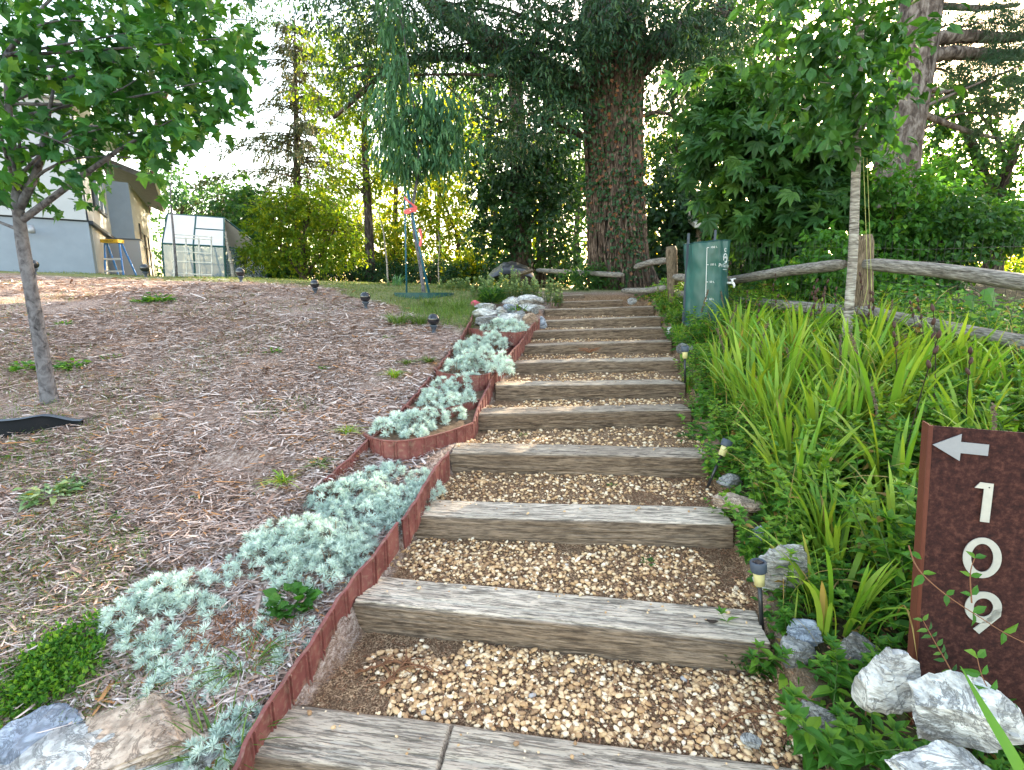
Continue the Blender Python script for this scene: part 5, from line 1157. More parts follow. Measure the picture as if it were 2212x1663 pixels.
for f in (.3, .52, .78):
    z = lz-(lz-zg)*f; ww = wd*(.84+.4*f); bb = B(); bb.box((mx, LY-.1*f+.03, z), (ww, .09, .05)); bb.make('step', M['paint'], t)
# greenhouse
GYY = 15.2; g0, g1_, g2, g3 = at(352, 590, GYY), at(484, 592, GYY+.25), at(350, 526, GYY), at(484, 533, GYY+.25); rg0, rg1 = at(362, 462, GYY+.95), at(484, 471, GYY+1.2)
gh = thing('greenhouse', 'small greenhouse with dark green frame and white roof panels', 'greenhouse', (g0[0], GYY, 1.5)); z0 = 1.45
g0[2] = g1_[2] = z0; bk = np.array([0.35, 1.9, 0])
def bar(a, c, r=.03, nm='frame_bar', mt='ringgreen', par=gh): bb = B(); bb.tube([a, c], r, 6); return bb.make(nm, M[mt], par)
mid = (g2+g3)/2; midb = (g0+g1_)/2; rm = (rg0+rg1)/2
for a, c in [(g0, g2), (g1_, g3), (midb, mid), (g2, g3), (g2, rg0), (g3, rg1), (rg0, rg1), (mid, rm), (g1_+bk, g3+bk), (g3+bk, rg1), (g0+bk, g2+bk), (g2+bk, rg0), (g2+bk, g3+bk), (g3*.45+rg1*.55, mid*.45+rm*.55), (g1_, g1_+bk), (g3, g3+bk)]: bar(a, c)
def pane(pts, nm, mt): bb = B(); P = np.array(pts); nn_ = unit(np.cross(P[1]-P[0], P[2]-P[0])); bb.prism(P, nn_*.012); return bb.make(nm, M[mt], gh)
pane([g2, mid, rm, rg0], 'roof_panel', 'panel'); pane([mid, g3, rg1, rm], 'roof_panel', 'panel'); pane([g2+bk, g3+bk, rg1, rg0], 'roof_panel', 'panel')
pane([g0, midb, mid, g2], 'wall_pane', 'glass'); pane([midb, g1_, g3, mid], 'wall_pane', 'glass'); pane([g1_, g1_+bk, g3+bk, g3], 'wall_pane', 'glass'); pane([g0, g0+bk, g2+bk, g2], 'wall_pane', 'glass')
bb = B(); bb.box(((g0[0]+g1_[0])/2, GYY+1.1, z0+.85), (1.7, .5, .05)); bb.make('shelf', M['paint'], gh)
for q, (fx, m_) in enumerate([(.2, 'lattice'), (.5, 'ringgreen'), (.75, 'bag')]):
    bb = B(); bb.lathe([(0, 0), (.11, 0), (.15, .25), (0, .25)], (g0[0]+(g1_[0]-g0[0])*fx, GYY+1.05, z0+.88), 12); bb.make('pot', M[m_], gh, True)
lt = thing('lattice_panel', 'bleached wooden lattice leaning in front of the greenhouse', 'lattice', (g0[0], GYY-.5, z0)); LYY = GYY-.6
for i, px in enumerate((374, 401, 429, 456)):
    bar(at(px+3, 612, LYY), at(px, 513, LYY+.3), .022, 'slat', 'lattice', lt)
for yl, yr in ((506, 512), (513, 518), (542, 548), (564, 568), (590, 594)): bar(at(372, yl, LYY-.03), at(458, yr, LYY-.03), .016, 'slat', 'lattice', lt)
t = thing('bare_sapling', 'thin leafless sapling in front of the greenhouse', 'tree', at(382, 600, 13)); bb = B()
P = W([(382, 612), (379, 560), (374, 500), (368, 430), (370, 372), (374, 320)], 13); bb.tube(P, [.035, .03, .026, .018, .01, .006], 8)
for p_, q_ in [((369, 440), (352, 415)), ((370, 400), (392, 372)), ((372, 360), (360, 335))]: bb.tube(W([p_, q_], 13), [.008, .004], 5)
bb.make('trunk', M['barkgrey'], t, True)
# bamboo like stems
for lab, pts, Y, r in [('thin pale bare sapling left of the sapling ring', [(838, 615), (835, 560), (828, 500), (815, 455)], 12.5, .025), ('thin bare sapling right of the blue stake', [(948, 612), (946, 570), (950, 530), (946, 500)], 12.5, .015),
                       ('twisted grey dead stem at the right edge of the greenhouse', [(505, 608), (500, 570), (492, 535), (487, 500)], 15, .06)]:
    t = thing('bare_sapling', lab, 'tree', at(*pts[0], Y)); bb = B(); P, s = dens(W(pts, Y), .1); bb.tube(P, np.linspace(r, r*.4, len(P)), 7); bb.make('trunk', M['barkpale'], t, True)
# iron fence beyond the lawn
fe = thing('iron_fence', 'low black iron fence behind the lawn, in front of the dogwood', 'fence', at(620, 600, 17.5)); A, C_ = at(512, 572, 17.5), at(745, 592, 19.5); L = np.linalg.norm(C_-A)
for dz in (0, -.62):
    bb = B(); bb.tube([A+[0, 0, dz], C_+[0, 0, dz]], .022, 6); bb.make('rail', M['iron'], fe)
for i in range(int(L/.17)):
    q = A+(C_-A)*(i*.17/L); bb = B(); bb.tube([q, q-[0, 0, .95]], .010 if i % 10 else .035, 5); bb.make('picket' if i % 10 else 'post', M['iron'], fe)
# ledge of paving glimpsed through the fence
# neighbour's shed
nh = thing('neighbour_house', 'tan sided house glimpsed behind the large leaved tree', 'house', at(1570, 600, 14))
a, c = at(1505, 530, 13), at(1640, 500, 16); bb = B(); bb.prism([[a[0], a[1], .9], [c[0]+1.5, c[1], .9], [c[0]+1.5, c[1], 3.6], [a[0], a[1], 3.6]], [0, .15, 0]); bb.make('wall', M['rocktan'], nh)
a2, c2 = at(1500, 492, 12.6), at(1650, 462, 15.6); bb = B(); bb.prism([a2, c2+[1.5, 0, 0], c2+[1.5, 1.5, .6], a2+[0, 1.8, .7]], [0, 0, .1]); bb.make('roof', M['lattice'], nh)
w0, w1 = at(1548, 514, 12.95), at(1606, 505, 13.9); bb = B(); bb.prism([w0-[0, 0, .7], w1-[0, 0, .7], w1, w0], [0, -.05, 0]); ww_ = bb.make('window', M['beige'], nh); bb = B(); e_ = (w1-w0)*.08
bb.prism([w0+e_-[0, .055, .63], w1-e_-[0, .055, .63], w1-e_-[0, .055, .07], w0+e_-[0, .055, .07]], [0, -.01, 0]); bb.make('pane', M['winglass'], ww_)
# compost heap with black tarp
tp_ = thing('tarp_heap', 'heap under a black tarp edged with a board, at the top of the flower bed', 'tarp', at(1105, 605, 12.4)); n, m_ = 40, 26
u, v = np.meshgrid(np.linspace(0, 1, n), np.linspace(0, 1, m_), indexing='ij'); l0, r0 = at(1050, 605, 12.2), at(1158, 608, 12.2); hz = at(1110, 569, 12.4)[2]-l0[2]
X = l0[0]+(r0[0]-l0[0])*u; Yv = 12.0+1.3*v; Zv = l0[2]-.1+(hz+.1)*(np.clip(np.sin(u*math.pi), 0, 1)**.35*np.clip(np.sin(v*math.pi*.9+.12), 0, 1)**.4)*(.8+.4*fbm(u*5, v*4, 0, 5, 3))
bb = B(); bb.grid(np.stack([X, Yv, Zv], -1)); bb.make('tarp', M['tarp'], tp_, True)
bb = B(); a, c = at(1105, 597, 11.8), at(1150, 584, 12.0); bb.tube([a, c], .05, 4); bb.make('board', M['post'], tp_)
# black plastic edging below the maple
be = thing('black_edging', 'strip of black plastic edging below the young maple', 'edging', g1(60, 940)); P = np.array([g1(px, py) for px, py in [(-60, 945), (0, 948), (60, 940), (120, 925), (165, 915)]]); P[-1] += [.06, -.05, 0]
Pd, s = dens(P, .04); Pd = smooth(Pd, 3); bb = B(); up_ = np.array([0, -.0, 1.]); hh_ = .115*(1-.75*sm(s, s[-1]-.25, s[-1]))[:, None]
bb.grid(np.stack([Pd-up_*.03, Pd+up_*hh_+[0, .03, 0], Pd+up_*(hh_+.004)+[0, .045, 0], Pd+up_*(hh_-.006)+[0, .045, 0], Pd-up_*.03+[0, .012, 0]], 1)); bb.make('strip', M['matt'], be, True); q_ = Pd+up_*(hh_+.006); bb = B(); bb.grid(np.stack([q_+[0, .018, 0], q_+[0, .05, .008], q_+[0, .052, 0]], 1)); bb.make('highlight_lip', M['slate'], be, True)  # the sky highlight along the top edge is put into a lighter plastic
# small pink thing
rock('small bright pink plastic object behind the rock pile', 1027, 655, 11, 7, M['pink'], 0, 1.38, None, 88, name='pink_toy', cuts=5, loc=at(1027, 656, 8.3))

# ------------------------------------------------------------------ sedum bed
g = np.random.default_rng(12)
def sedum(label, px, Y, tp, r, n, group, m_='sedum', seed=0):
    g = np.random.default_rng(700+seed); T_ = at(px, tp, Y); P0 = np.array([T_[0], Y, float(H(T_[0], Y))]); R0 = r; hgt = (T_[2]-P0[2])/1.05
    t = thing('sedum_plant', label, 'plant', P0, group); lf, st = B(), B()
    for q in range(n):
        a, rd = g.random()*6.283, math.sqrt(g.random())*R0; ft = P0+[math.cos(a)*rd, math.sin(a)*rd*.7, 0]; ht = hgt*(.7+.5*g.random())*(1.1-.4*rd/R0)
        tip = ft+[math.cos(a)*.05, math.sin(a)*.05, ht]; st.tube([ft, tip], .006, 4, False)
        k = 26; f = np.linspace(.25, 1, k); aa = np.arange(k)*2.4+g.random(); Pp = ft+(tip-ft)*f[:, None]
        dr = np.c_[np.cos(aa), np.sin(aa), .25+.8*(f > .85)]; L = .075*(1.15-.5*f)*(.8+.4*g.random(k)); R = frame(unit(dr), np.tile([0, 0, 1.], (k, 1)))
        scatter(lf, LEAF6, Pp, R, np.c_[L*.6, L, L], np.where(g.random(k) < .05, 1, np.clip(.2+.55*f**2+.2*g.random(k), 0, .9)))
    lf.make('leaves', M[m_], t); st.make('stem', M['stem'], t)
SB = [('tallest pale green sedum, standing against the black tarp', 1108, 9.9, 574, .22, 12), ('sedum clump above the long white boulder', 1150, 9.1, 603, .34, 18), ('sedum clump behind the white rocks of the pile', 1098, 9.0, 600, .36, 20),
      ('sedum clump at the left of the pile beside the lawn', 1058, 9.2, 606, .34, 18), ('sedum spilling beside the eleventh timber step', 1190, 8.7, 628, .24, 12), ('row of low sedum at the left end of the bed', 1002, 10.3, 602, .38, 16),
      ('leftmost low sedum of the row behind the lawn', 966, 10.6, 607, .30, 10), ('sedum on the right below the tarp board', 1176, 9.8, 604, .34, 16), ('sedum left of the tallest one, before the tarp', 1074, 10.2, 586, .30, 14), ('sedum right of the tallest one, before the tarp', 1132, 10.0, 592, .28, 14), ('middle sedum of the low row behind the lawn', 1032, 10.0, 598, .30, 14)]
for q, (lab, px, Yq, tp, r, n) in enumerate(SB): sedum(lab, px, Yq, tp, r, n, 'pale green sedum plants of the upper bed', seed=q)
rosette('fern_tuft', 'small dark green strappy plant in the middle of the rock pile', 'plant', 1120, 672, 36, 60, NARROW, .2, M['bright'], up=.8, loc=at(1120, 675, 7.7))
rosette('herb_plant', 'dark green fine leaved herb behind the left rocks of the pile', 'plant', 1060, 650, 40, 420, LEAF2, .35, M['midgreen'], up=1.0, loc=at(1062, 655, 8.4))

# ------------------------------------------------------------------ blades, grass
def blades(b, F, hgt, wid, n_seg=5, bend=.5, g=None, v=None, lean=None, fold=.0):
    """curved strips rising from the points F"""
    g = g or rng; n = len(F); hgt = np.broadcast_to(hgt, (n,)); wid = np.broadcast_to(wid, (n,))
    a = g.random(n)*6.283; out = np.c_[np.cos(a), np.sin(a), 0*a] if lean is None else lean
    bd = bend*(.3+1.1*g.random(n)); s = np.linspace(0, 1, n_seg+1)
    side = unit(np.cross(out, [0, 0, 1.])+g.normal(size=(n, 3))*.35*[1, 1, .3])
    C = F[:, None]+out[:, None]*(bd[:, None]*s**1.9*hgt[:, None])[..., None]+np.array([0, 0, 1])*((s-.38*np.minimum(bd, 1.6)[:, None]*s**3)*hgt[:, None])[..., None]
    wv = wid[:, None]*np.array([.55]+[1]*(n_seg-2)+[.65, .02])[None]*.5
    L, R_ = C-side[:, None]*wv[..., None], C+side[:, None]*wv[..., None]
    V = np.stack([L, R_], 2).reshape(n, -1, 3); q = np.arange(n_seg)*2; T = np.stack([q, q+1, q+3, q+2], 1)
    off = (np.arange(n)*(2*(n_seg+1)))[:, None, None]
    v = g.random(n) if v is None else v
    b.add(V.reshape(-1, 3), [(T[None]+off).reshape(-1, 4)], np.repeat(v, 2*(n_seg+1)))
def inst(src, loc, rz, s, label=None, group=None, tilt=0):
    r = src.copy(); COL.objects.link(r); r.location = [float(c) for c in loc]; r.rotation_euler = (tilt, 0, rz); r.scale = (s, s, s)
    if label: r['label'] = label
    if group: r['group'] = group
    for ch in list(src.children):
        c = ch.copy(); COL.objects.link(c); c.parent = r
    return r
def rightof(x, Y): return x-np.interp(Y, TY, TR)
def fencex(Y): return np.interp(Y, [2.5, 3.38, 5.0, 8.5, 10], [3.9, 3.62, 3.5, 2.75, 2.4])

# lawn grass
g = np.random.default_rng(21); b = B(); n = 60000
Y = 6.3+8*g.random(n)**1.3; x = -13*g.random(n)+.9; k = (lawn(x, Y) > .35) & (x < np.interp(Y, TY, TL)-.2) & (Y < 14.5); x, Y = x[k], Y[k]
k = (fbm(x*1.4, Y*1.4, 0, 33, 3) > .38) | (g.random(len(x)) < .3); x, Y = x[k], Y[k]
F = np.c_[x, Y, H(x, Y)-.005]; near = np.exp(-((x+.9)/1.2)**2-((Y-7.6)/1.3)**2)
blades(b, F, (.035+.05*g.random(len(x)))*(1+1.8*near), .004+.004*g.random(len(x)), 3, .9, g, np.clip(g.random(len(x))*.75+.35*near, 0, 1))
o = b.make('grass', M['grass'], None); meta(o, 'short patchy lawn grass along the crest and beyond it', 'grass', kind='stuff')
# sparse grass and weeds threading the mulch
b = B(); n = 26000; px = 1000*g.random(n)-40; py = 610+1000*g.random(n)**1.6; P, ok, s = gp(px, py)
gate = fbm(P[:, 0]*1.0, P[:, 1]*1.0, 0, 44, 3); ok &= (gate > .53) & (P[:, 0] < np.interp(P[:, 1], TY, TL)-.25) & (P[:, 1] < 12); P = P[ok]
blades(b, P, .03+.05*g.random(len(P)), .0035, 3, 1.2, g, .25+.75*g.random(len(P)))
o = b.make('sparse_weeds', M['grass'], None); meta(o, 'thin green weeds growing through the wood chip mulch', 'weeds', kind='stuff')

# weeds one can point at
WEED = [(780, 1130, 22, 'bright', 'leafy'), (455, 720, 40, 'bright', 'l'), (340, 655, 44, 'bright', 'l'), (500, 1265/1, 0, '', '')]
def tuft(label, px, py, hpx, n, mat='grass', w_=.006, bend=1.1, name='grass_tuft', cat='grass tuft', spread=.25, vs=(.3, 1), z=None, seed=0):
    g = np.random.default_rng(int(px*7+py)); P0 = g1(px, py) if z is None else hp(px, py, z); d = np.linalg.norm(P0-[0, 0, EYE]); h_ = hpx/FPX*d
    a = g.random(n)*6.283; r = np.sqrt(g.random(n))*h_*spread; F = P0+np.c_[np.cos(a)*r, np.sin(a)*r, -.01+0*r]
    ln = np.c_[np.cos(a+g.normal(size=n)*.5), np.sin(a+g.normal(size=n)*.5), 0*a]
    b = B(); blades(b, F, h_*(.6+.5*g.random(n)), w_, 5, bend, g, vs[0]+(vs[1]-vs[0])*g.random(n), ln)
    o = b.make(name, M[mat]); return meta(o, label, cat)
for lab, px, py, h_, n in [('variegated strappy tuft on the mulch beside the third planter', 852, 815, 26, 70), ('yellowing strappy tuft left of the lowest planter', 748, 938, 26, 60), ('drying orange and green tuft above the half buried edging', 612, 1042, 34, 80),
                           ('dark green grass clump against the upper edging', 690, 1005, 26, 90), ('grass clump at the top end of the lower upper edging', 925, 782, 22, 90), ('wide grass clump left of the fourth planter', 880, 788, 20, 80)]:
    tuft(lab, px, py, h_, n, 'iris' if 'dry' in lab or 'yellow' in lab or 'varieg' in lab else 'grass', .007, 1.4, vs=(.1, 1))
for lab, px, py, h_, n in [('bright green grass spraying over the near end of the terracotta edging', 470, 1640, 90, 60), ('bright green grass clump between the silver tufts and the edging', 530, 1440, 60, 70), ('small grass sprig above the flaking stone', 400, 1540, 40, 30),
                           ('tall grass around the nearest black globe lamp', 905, 700, 34, 160), ('long grass at the edge of the lawn left of the nearest globe lamp', 860, 700, 40, 150), ('long green grass right of the sapling ring', 985, 672, 36, 150), ('long grass just in front of the sapling ring', 930, 660, 26, 120), ('iris like leaves at the back of the lawn left of the ring', 855, 617, 34, 26)]:
    tuft(lab, px, py, h_, n, 'grass' if 'iris' not in lab else 'peach', .006 if 'iris' not in lab else .03, 1.3, spread=.45, vs=(.45, 1))
for i, (lab, px, py, r) in enumerate([('small bright weed above the tan clod, with round leaves', 590, 762, 24), ('yellow green seedlings near the top middle of the slope', 345, 652, 34), ('second yellow green seedling cluster near the top middle', 305, 655, 24), ('bright weed beside the long dry stalk in the middle of the slope', 425, 1075, 16),
        ('weed left of the lowest planter wall', 690, 1105/1, 20), ('light green weed in the centre of the slope', 265, 1115/1.0, 22), ('weed just below the black plastic edging', 92, 958, 14), ('weed near the left border below the black edging', 32, 988, 18),
        ('lone weed in the lower centre of the slope', 560, 1175/1.1, 14), ('low weed patch near the maple foot', 60, 800, 30), ('weed right of the maple foot', 160, 795, 30), ('small weed at the upper left above the maple foot', 140, 700, 18), ('weed halfway between maple and globe lamps', 240, 775, 20),
        ('weed in the right part of the slope', 700, 795, 18), ('weed cluster beneath the rightmost globe lamp', 840, 730, 18), ('grey green lamb ear like weed low on the slope, left', 110, 1075, 52), ('second grey green weed patch low on the slope', 160, 1050, 34)]):
    rosette('weed', lab, 'weed', px, py, r, 34 if r < 30 else 90, LEAF6, .45, M['bright'] if r < 45 and i != 16 else M['sedum'], up=.5, vr=(.2, 1), seed=i)
# creeping green plant at the lower left
g = np.random.default_rng(23); n = 5200; px = 105+g.normal(size=n)*70; py = 1470-(px-105)*.55+g.normal(size=n)*42; k = (np.abs(px-105) < 125) & (np.abs(py-1470+(px-105)*.55) < 75); P, ok, s = gp(px[k], py[k]); n = len(P)
P[:, 2] += .01+.05*g.random(n)*fbm(P[:, 0]*9, P[:, 1]*9, 0, 3, 2)*2; R = frame(unit(rnd3(n, g)*.8+[0, 0, .7]), unit(rnd3(n, g)*.6+[0, 0, 1])); L = .014+.014*g.random(n)
b = B(); scatter(b, LEAF2, P, R, np.c_[L*.6, L, L], np.clip(g.random(n)+.1, 0, 1)); o = b.make('creeping_plant', M['bright']); meta(o, 'mat of tiny bright green leaves creeping over the lower left corner', 'ground cover')

# ------------------------------------------------------------------ garden on the right: prototypes
def leafy(seed, ns, hgt, L, mat='garden', spread=.16, wl=.5, flop=.45, spike=0):
    g = np.random.default_rng(1000+seed); t = thing('leafy_perennial', '', 'plant'); lf, st, sp = B(), B(), B()
    for q in range(ns):
        a = g.random()*6.283; r = math.sqrt(g.random())*spread; f = np.array([math.cos(a)*r*.5, math.sin(a)*r*.5, -.03]); h_ = hgt*(.6+.5*g.random()); fl = flop*(.3+g.random())
        s = np.linspace(0, 1, 8)[:, None]; P = f+np.array([math.cos(a), math.sin(a), 0])*(s**1.6*fl*h_)+np.array([0, 0, 1])*(s*h_*(1-.2*fl*s)); st.tube(P, np.linspace(.0028, .0012, 8), 4, False)
        nn = int(h_/(L*.42)); f_ = np.linspace(.12, 1, nn); i = f_*7; i0 = np.clip(i.astype(int), 0, 6); Q = P[i0]+(P[i0+1]-P[i0])*(i-i0)[:, None]
        for sgn in (0, math.pi):
            aa = np.arange(nn)*math.pi/2+q+sgn+g.normal(size=nn)*.3; dr = np.c_[np.cos(aa), np.sin(aa), .35-.5*g.random(nn)+.5*(f_ > .85)]
            R = frame(unit(dr), unit(np.c_[g.normal(size=(nn, 2))*.25, np.ones(nn)])); Ls = L*(.75+.5*g.random(nn))*(1.1-.55*f_**3)
            scatter(lf, LEAF6, Q, R, np.c_[Ls*wl, Ls, Ls], np.where(g.random(nn) < .04, 1, np.clip(.15+.6*g.random(nn)+.15*f_, 0, .93)))
        # crown of young leaves
        k = 5; aa = np.arange(k)*1.26; R = frame(unit(np.c_[np.cos(aa), np.sin(aa), 1.1+0*aa]), unit(np.c_[-np.cos(aa), -np.sin(aa), .8+0*aa])); scatter(lf, LEAF6, np.tile(P[-1], (k, 1)), R, np.c_[np.full(k, L*.28), np.full(k, L*.6), np.full(k, L*.6)], .5+.4*g.random(k))
    lf.make('leaves', M[mat], t); st.make('stem', M['stem'], t); return t
def irisp(seed, n, hgt, w_=.022, bend=.45):
    g = np.random.default_rng(1100+seed); t = thing('iris_clump', '', 'plant'); b = B(); a = g.random(n)*6.283; r = np.sqrt(g.random(n))*.10
    F = np.c_[np.cos(a)*r, np.sin(a)*r, -.04+0*r]; ln = np.c_[np.cos(a+g.normal(size=n)*.4), np.sin(a+g.normal(size=n)*.4), 0*a]
    v = np.where(g.random(n) < .10, g.random(n)*.18, .25+.75*g.random(n)); h_ = hgt*(.55+.5*g.random(n)); h_ = np.where(v < .19, h_*.7, h_)
    blades(b, F, h_, w_*(.7+.5*g.random(n)), 7, bend, g, v, ln); b.make('blades', M['iris'], t); return t
def podstalk(seed, hgt):
    g = np.random.default_rng(1200+seed); t = thing('seed_stalk', '', 'seed head'); b = B(); s = np.linspace(0, 1, 8)[:, None]; P = np.array([0, 0, -.05])+np.array([.12, .03, 0])*s**2*hgt+np.array([0, 0, 1])*s*hgt
    b.tube(P, np.linspace(.0032, .002, 8), 5, False); b.make('stalk', M['darkbark'], t)
    for q in range(3+seed % 3):
        f = 1-.09*q; c = P[0]+(P[-1]-P[0])*f; a = q*2.3; dr = unit(np.array([math.cos(a)*.35, math.sin(a)*.35, 1])); b = B(); b.tube([c, c+dr*.008, c+dr*.020, c+dr*.034, c+dr*.042], [.003, .0085, .010, .007, .002], 8); b.make('pod', M['pod'], t, True)
    return t
def plume(seed, hgt):
    g = np.random.default_rng(1300+seed); t = thing('dried_flower_spike', '', 'seed head'); s = np.linspace(0, 1, 12)[:, None]; P = np.array([0, 0, -.05])+np.array([.2, .05, 0])*s**2*hgt+np.array([0, 0, 1])*s*hgt
    b = B(); b.tube(P, np.linspace(.002, .0012, 12), 4, False); b.make('stalk', M['stem'], t); b = B(); n = 230; f = .55+.45*g.random(n); i = f*11; i0 = np.clip(i.astype(int), 0, 10); Q = P[i0]+(P[i0+1]-P[i0])*(i-i0)[:, None]
    d = unit(g.normal(size=(n, 3))); R = frame(d, unit(g.normal(size=(n, 3)))); L = np.full(n, .011); scatter(b, LEAF6, Q+d*.002, R, np.c_[L*.7, L, L], g.random(n)); b.make('spike', M['spike'], t); return t
PROT = {'leafy': [leafy(q, 9, .36, .062) for q in range(4)]+[leafy(4, 7, .30, .085, 'bright', wl=.45), leafy(5, 7, .30, .078, 'bright', wl=.5)],
        'iris': [irisp(q, 30, h_, w_) for q, (h_, w_) in enumerate([(.62, .022), (.55, .018), (.68, .024), (.5, .014)])],
        'pod': [podstalk(q, .62+.05*q) for q in range(4)], 'plume': [plume(q, .5+.05*q) for q in range(3)]}
used = set()
def plant(kind, q, loc, rz, s, label, group=None, tilt=0):
    p_ = PROT[kind][q % len(PROT[kind])]
    if p_.name in used: return inst(p_, loc, rz, s, label, group, tilt)
    used.add(p_.name); p_.location = [float(c) for c in loc]; p_.rotation_euler = (tilt, 0, rz); p_.scale = (s, s, s); p_['label'] = label
    if group: p_['group'] = group
    elif 'group' in p_: del p_['group']
    return p_
g = np.random.default_rng(31)
# heroes
HERO = [('leafy', 4, 1400, 1480, .17, 'pale') ]
for q, (px, py, s, lab) in enumerate([(1640, 1440, .75, 'leafy plant drooping over the right end of the second timber step'), (1700, 1350, .55, 'small leafy plant in front of the nearest solar path light'), (1790, 1640, 1.0, 'spotted leafy plant at the bottom right between gravel and rocks'),
                                      (1830, 1490, .8, 'leafy plant between the grey stone and the marbled rock'), (1880, 1640, .75, 'leafy plant in front of the marbled rock at the bottom'), (1780, 1300, .8, 'fresh yellow green plant right of the upright white slab'), (1860, 1340, .7, 'leafy plant standing left of the number post foot'),
                                      (1610, 1200, .55, 'leafy sprig over the end of the third timber step'), (1560, 1120, .45, 'small leafy sprig on the tread left of the flat brown stone'), (2180, 1655, .6, 'leafy plant in the bottom right corner in front of the rust plate'), (2090, 1665, .45, 'leafy plant on the rocks under the number post')]):
    P = g1(px, py); plant('leafy', 4+q % 2, P, g.random()*6, s, lab)
for q, (px, py, s, lab) in enumerate([(1775, 1190, .75, 'bold iris clump leaning right above the white slab'), (1700, 1000, .8, 'iris clump with pods in the middle of the garden bed'), (1560, 850, .9, 'upright iris clump beside the leaning solar light'), (1485, 845, .45, 'small yellowing iris tuft at the end of the seventh timber step'), (1465, 740, .5, 'strappy leaves hanging over the ninth timber step')]):
    P = g1(px, py); plant('iris', q, P, g.random()*6, s, lab)
# the beds
cand = []
for tr_ in range(9000):
    Y = 1.25+7.6*g.random()**1.15; x = np.interp(Y, TY, TR)+.14+3.0*g.random()
    if x > fencex(Y)-.05 or (x > 1.12 and Y < 1.75): continue
    if x < 1.35 and Y < 1.9: continue
    if math.hypot(x-c0[0], Y-RBY) < .34: continue
    dmin = .15+.05*max(0, Y-3)
    if all(abs(x-a) > dmin or abs(Y-b_) > dmin for a, b_ in cand): cand.append((x, Y))
    if len(cand) >= 230: break
GI, GL = 'iris clumps of the right garden bed', 'leafy perennials of the right garden bed'
for q, (x, Y) in enumerate(cand):
    e = float(rightof(x, Y)); P = onz(x, Y); P[2] -= .01; sc_ = 1.12-.45*sm(e, 1.3, 2.1)*sm(Y, 2.6, 3.4); rn = g.random(); nz = float(fbm(x*1.1, Y*1.1, 0, 88, 2))
    if ((nz > .50 and e > .35) or (rn < .12 and e > .3)) and (Y > 2.9 or rn < .2): plant('iris', int(g.integers(4)), P, g.random()*6.28, (.8+.35*g.random())*sc_, 'strappy green iris clump among the leafy plants of the right bed', GI, (g.random()-.5)*.3)
    else: plant('leafy', int(g.integers(6)), P, g.random()*6.28, (.75 if e < .3 else 1.05)*(.85+.4*g.random())*sc_, 'pointed leaved green perennial in the right garden bed', GL, (g.random()-.5)*.2)
for q, (Y, e) in enumerate([(2.35, .10), (2.95, .16), (3.1, .05), (3.45, .10), (3.7, .0), (3.95, .08), (4.2, .02), (4.5, .10), (4.8, .05), (5.1, .14), (5.9, .1), (6.3, .05), (6.9, .12), (7.3, .06), (7.9, .1), (8.4, .12)]):
    plant('leafy', q, onz(float(np.interp(Y, TY, TR))+e, Y), g.random()*6, .72+.2*g.random(), 'pointed leaved green perennial in the right garden bed', GL, .1)
for q in range(34):
    Y = 2.3+5.2*g.random(); x = float(np.interp(Y, TY, TR))+.5+1.5*g.random()
    if x > fencex(Y)-.2 or math.hypot(x-c0[0], Y-RBY) < .4: continue
    plant('pod', int(g.integers(4)), onz(x, Y), g.random()*6.28, .85+.3*g.random(), 'dark brown seed pods on a stiff stalk above the iris leaves', 'brown seed pod stalks in the right bed', (g.random()-.5)*.3)
for q in range(22):
    Y = 2.0+4.5*g.random(); x = float(np.interp(Y, TY, TR))+.3+1.9*g.random()
    if x > fencex(Y)-.2: continue
    plant('plume', int(g.integers(3)), onz(x, Y), g.random()*6.28, .9+.3*g.random(), 'dried brown flower spike arching over the right bed', 'dried flower spikes in the right bed', (g.random()-.5)*.5)
# ground cover and dry grass under them
b = B(); n = 42000; Y = .9+9.5*g.random(n)**1.3; x = np.interp(Y, TY, TR)+.04+3.6*g.random(n); k = (x < fencex(Y)+1.6) & ~((x < 1.5) & (Y < 1.7) & (g.random(n) < .6)); x, Y = x[k], Y[k]; n = len(x)
e = rightof(x, Y); P = np.c_[x, Y, H(x, Y)+.01+.22*g.random(n)**1.5*sm(e, .1, .8)]; R = frame(unit(rnd3(n, g)*[1, 1, .5]), unit(rnd3(n, g)*.5+[0, -.25, 1])); L = (.022+.035*g.random(n))*(1+.10*Y)
scatter(b, LEAF2, P, R, np.c_[L*.6, L, L], np.where(g.random(n) < .05, 1, g.random(n)*.9)); o = b.make('ground_cover', M['garden'], None); meta(o, 'low leafy ground cover under the taller plants of the right bed', 'ground cover', kind='stuff')
b = B(); n = 3000; Y = 1.2+8*g.random(n)**1.2; x = np.interp(Y, TY, TR)+.12+3.4*g.random(n); k = (x < fencex(Y)+.6) & ~((x > 1.15) & (Y < 1.75) & (x < 1.9)); x, Y = x[k], Y[k]; n = len(x)
blades(b, np.c_[x, Y, H(x, Y)], .18+.42*g.random(n)**1.5, .003+.005*g.random(n), 6, 1.0, g, np.where(g.random(n) < .22, .05*g.random(n), .3+.7*g.random(n))); o = b.make('tall_grass', M['iris'], None); meta(o, 'thin green and straw coloured grass blades between the plants of the right bed', 'grass', kind='stuff')
b = B(); n = 7000; Y = .9+4*g.random(n); x = np.interp(Y, TY, TR)+.02+1.6*g.random(n); P = np.c_[x, Y, H(x, Y)+.012*g.random(n)+.003]; R = randrot(n, .3); L = .02+.06*g.random(n)**2
scatter(b, NARROW, P, R, np.c_[.003+.005*g.random(n), L, L], g.random(n)); o = b.make('dry_litter', M['litter'], None); meta(o, 'dry brown stems and leaves on the soil of the right bed', 'leaf litter', kind='stuff')

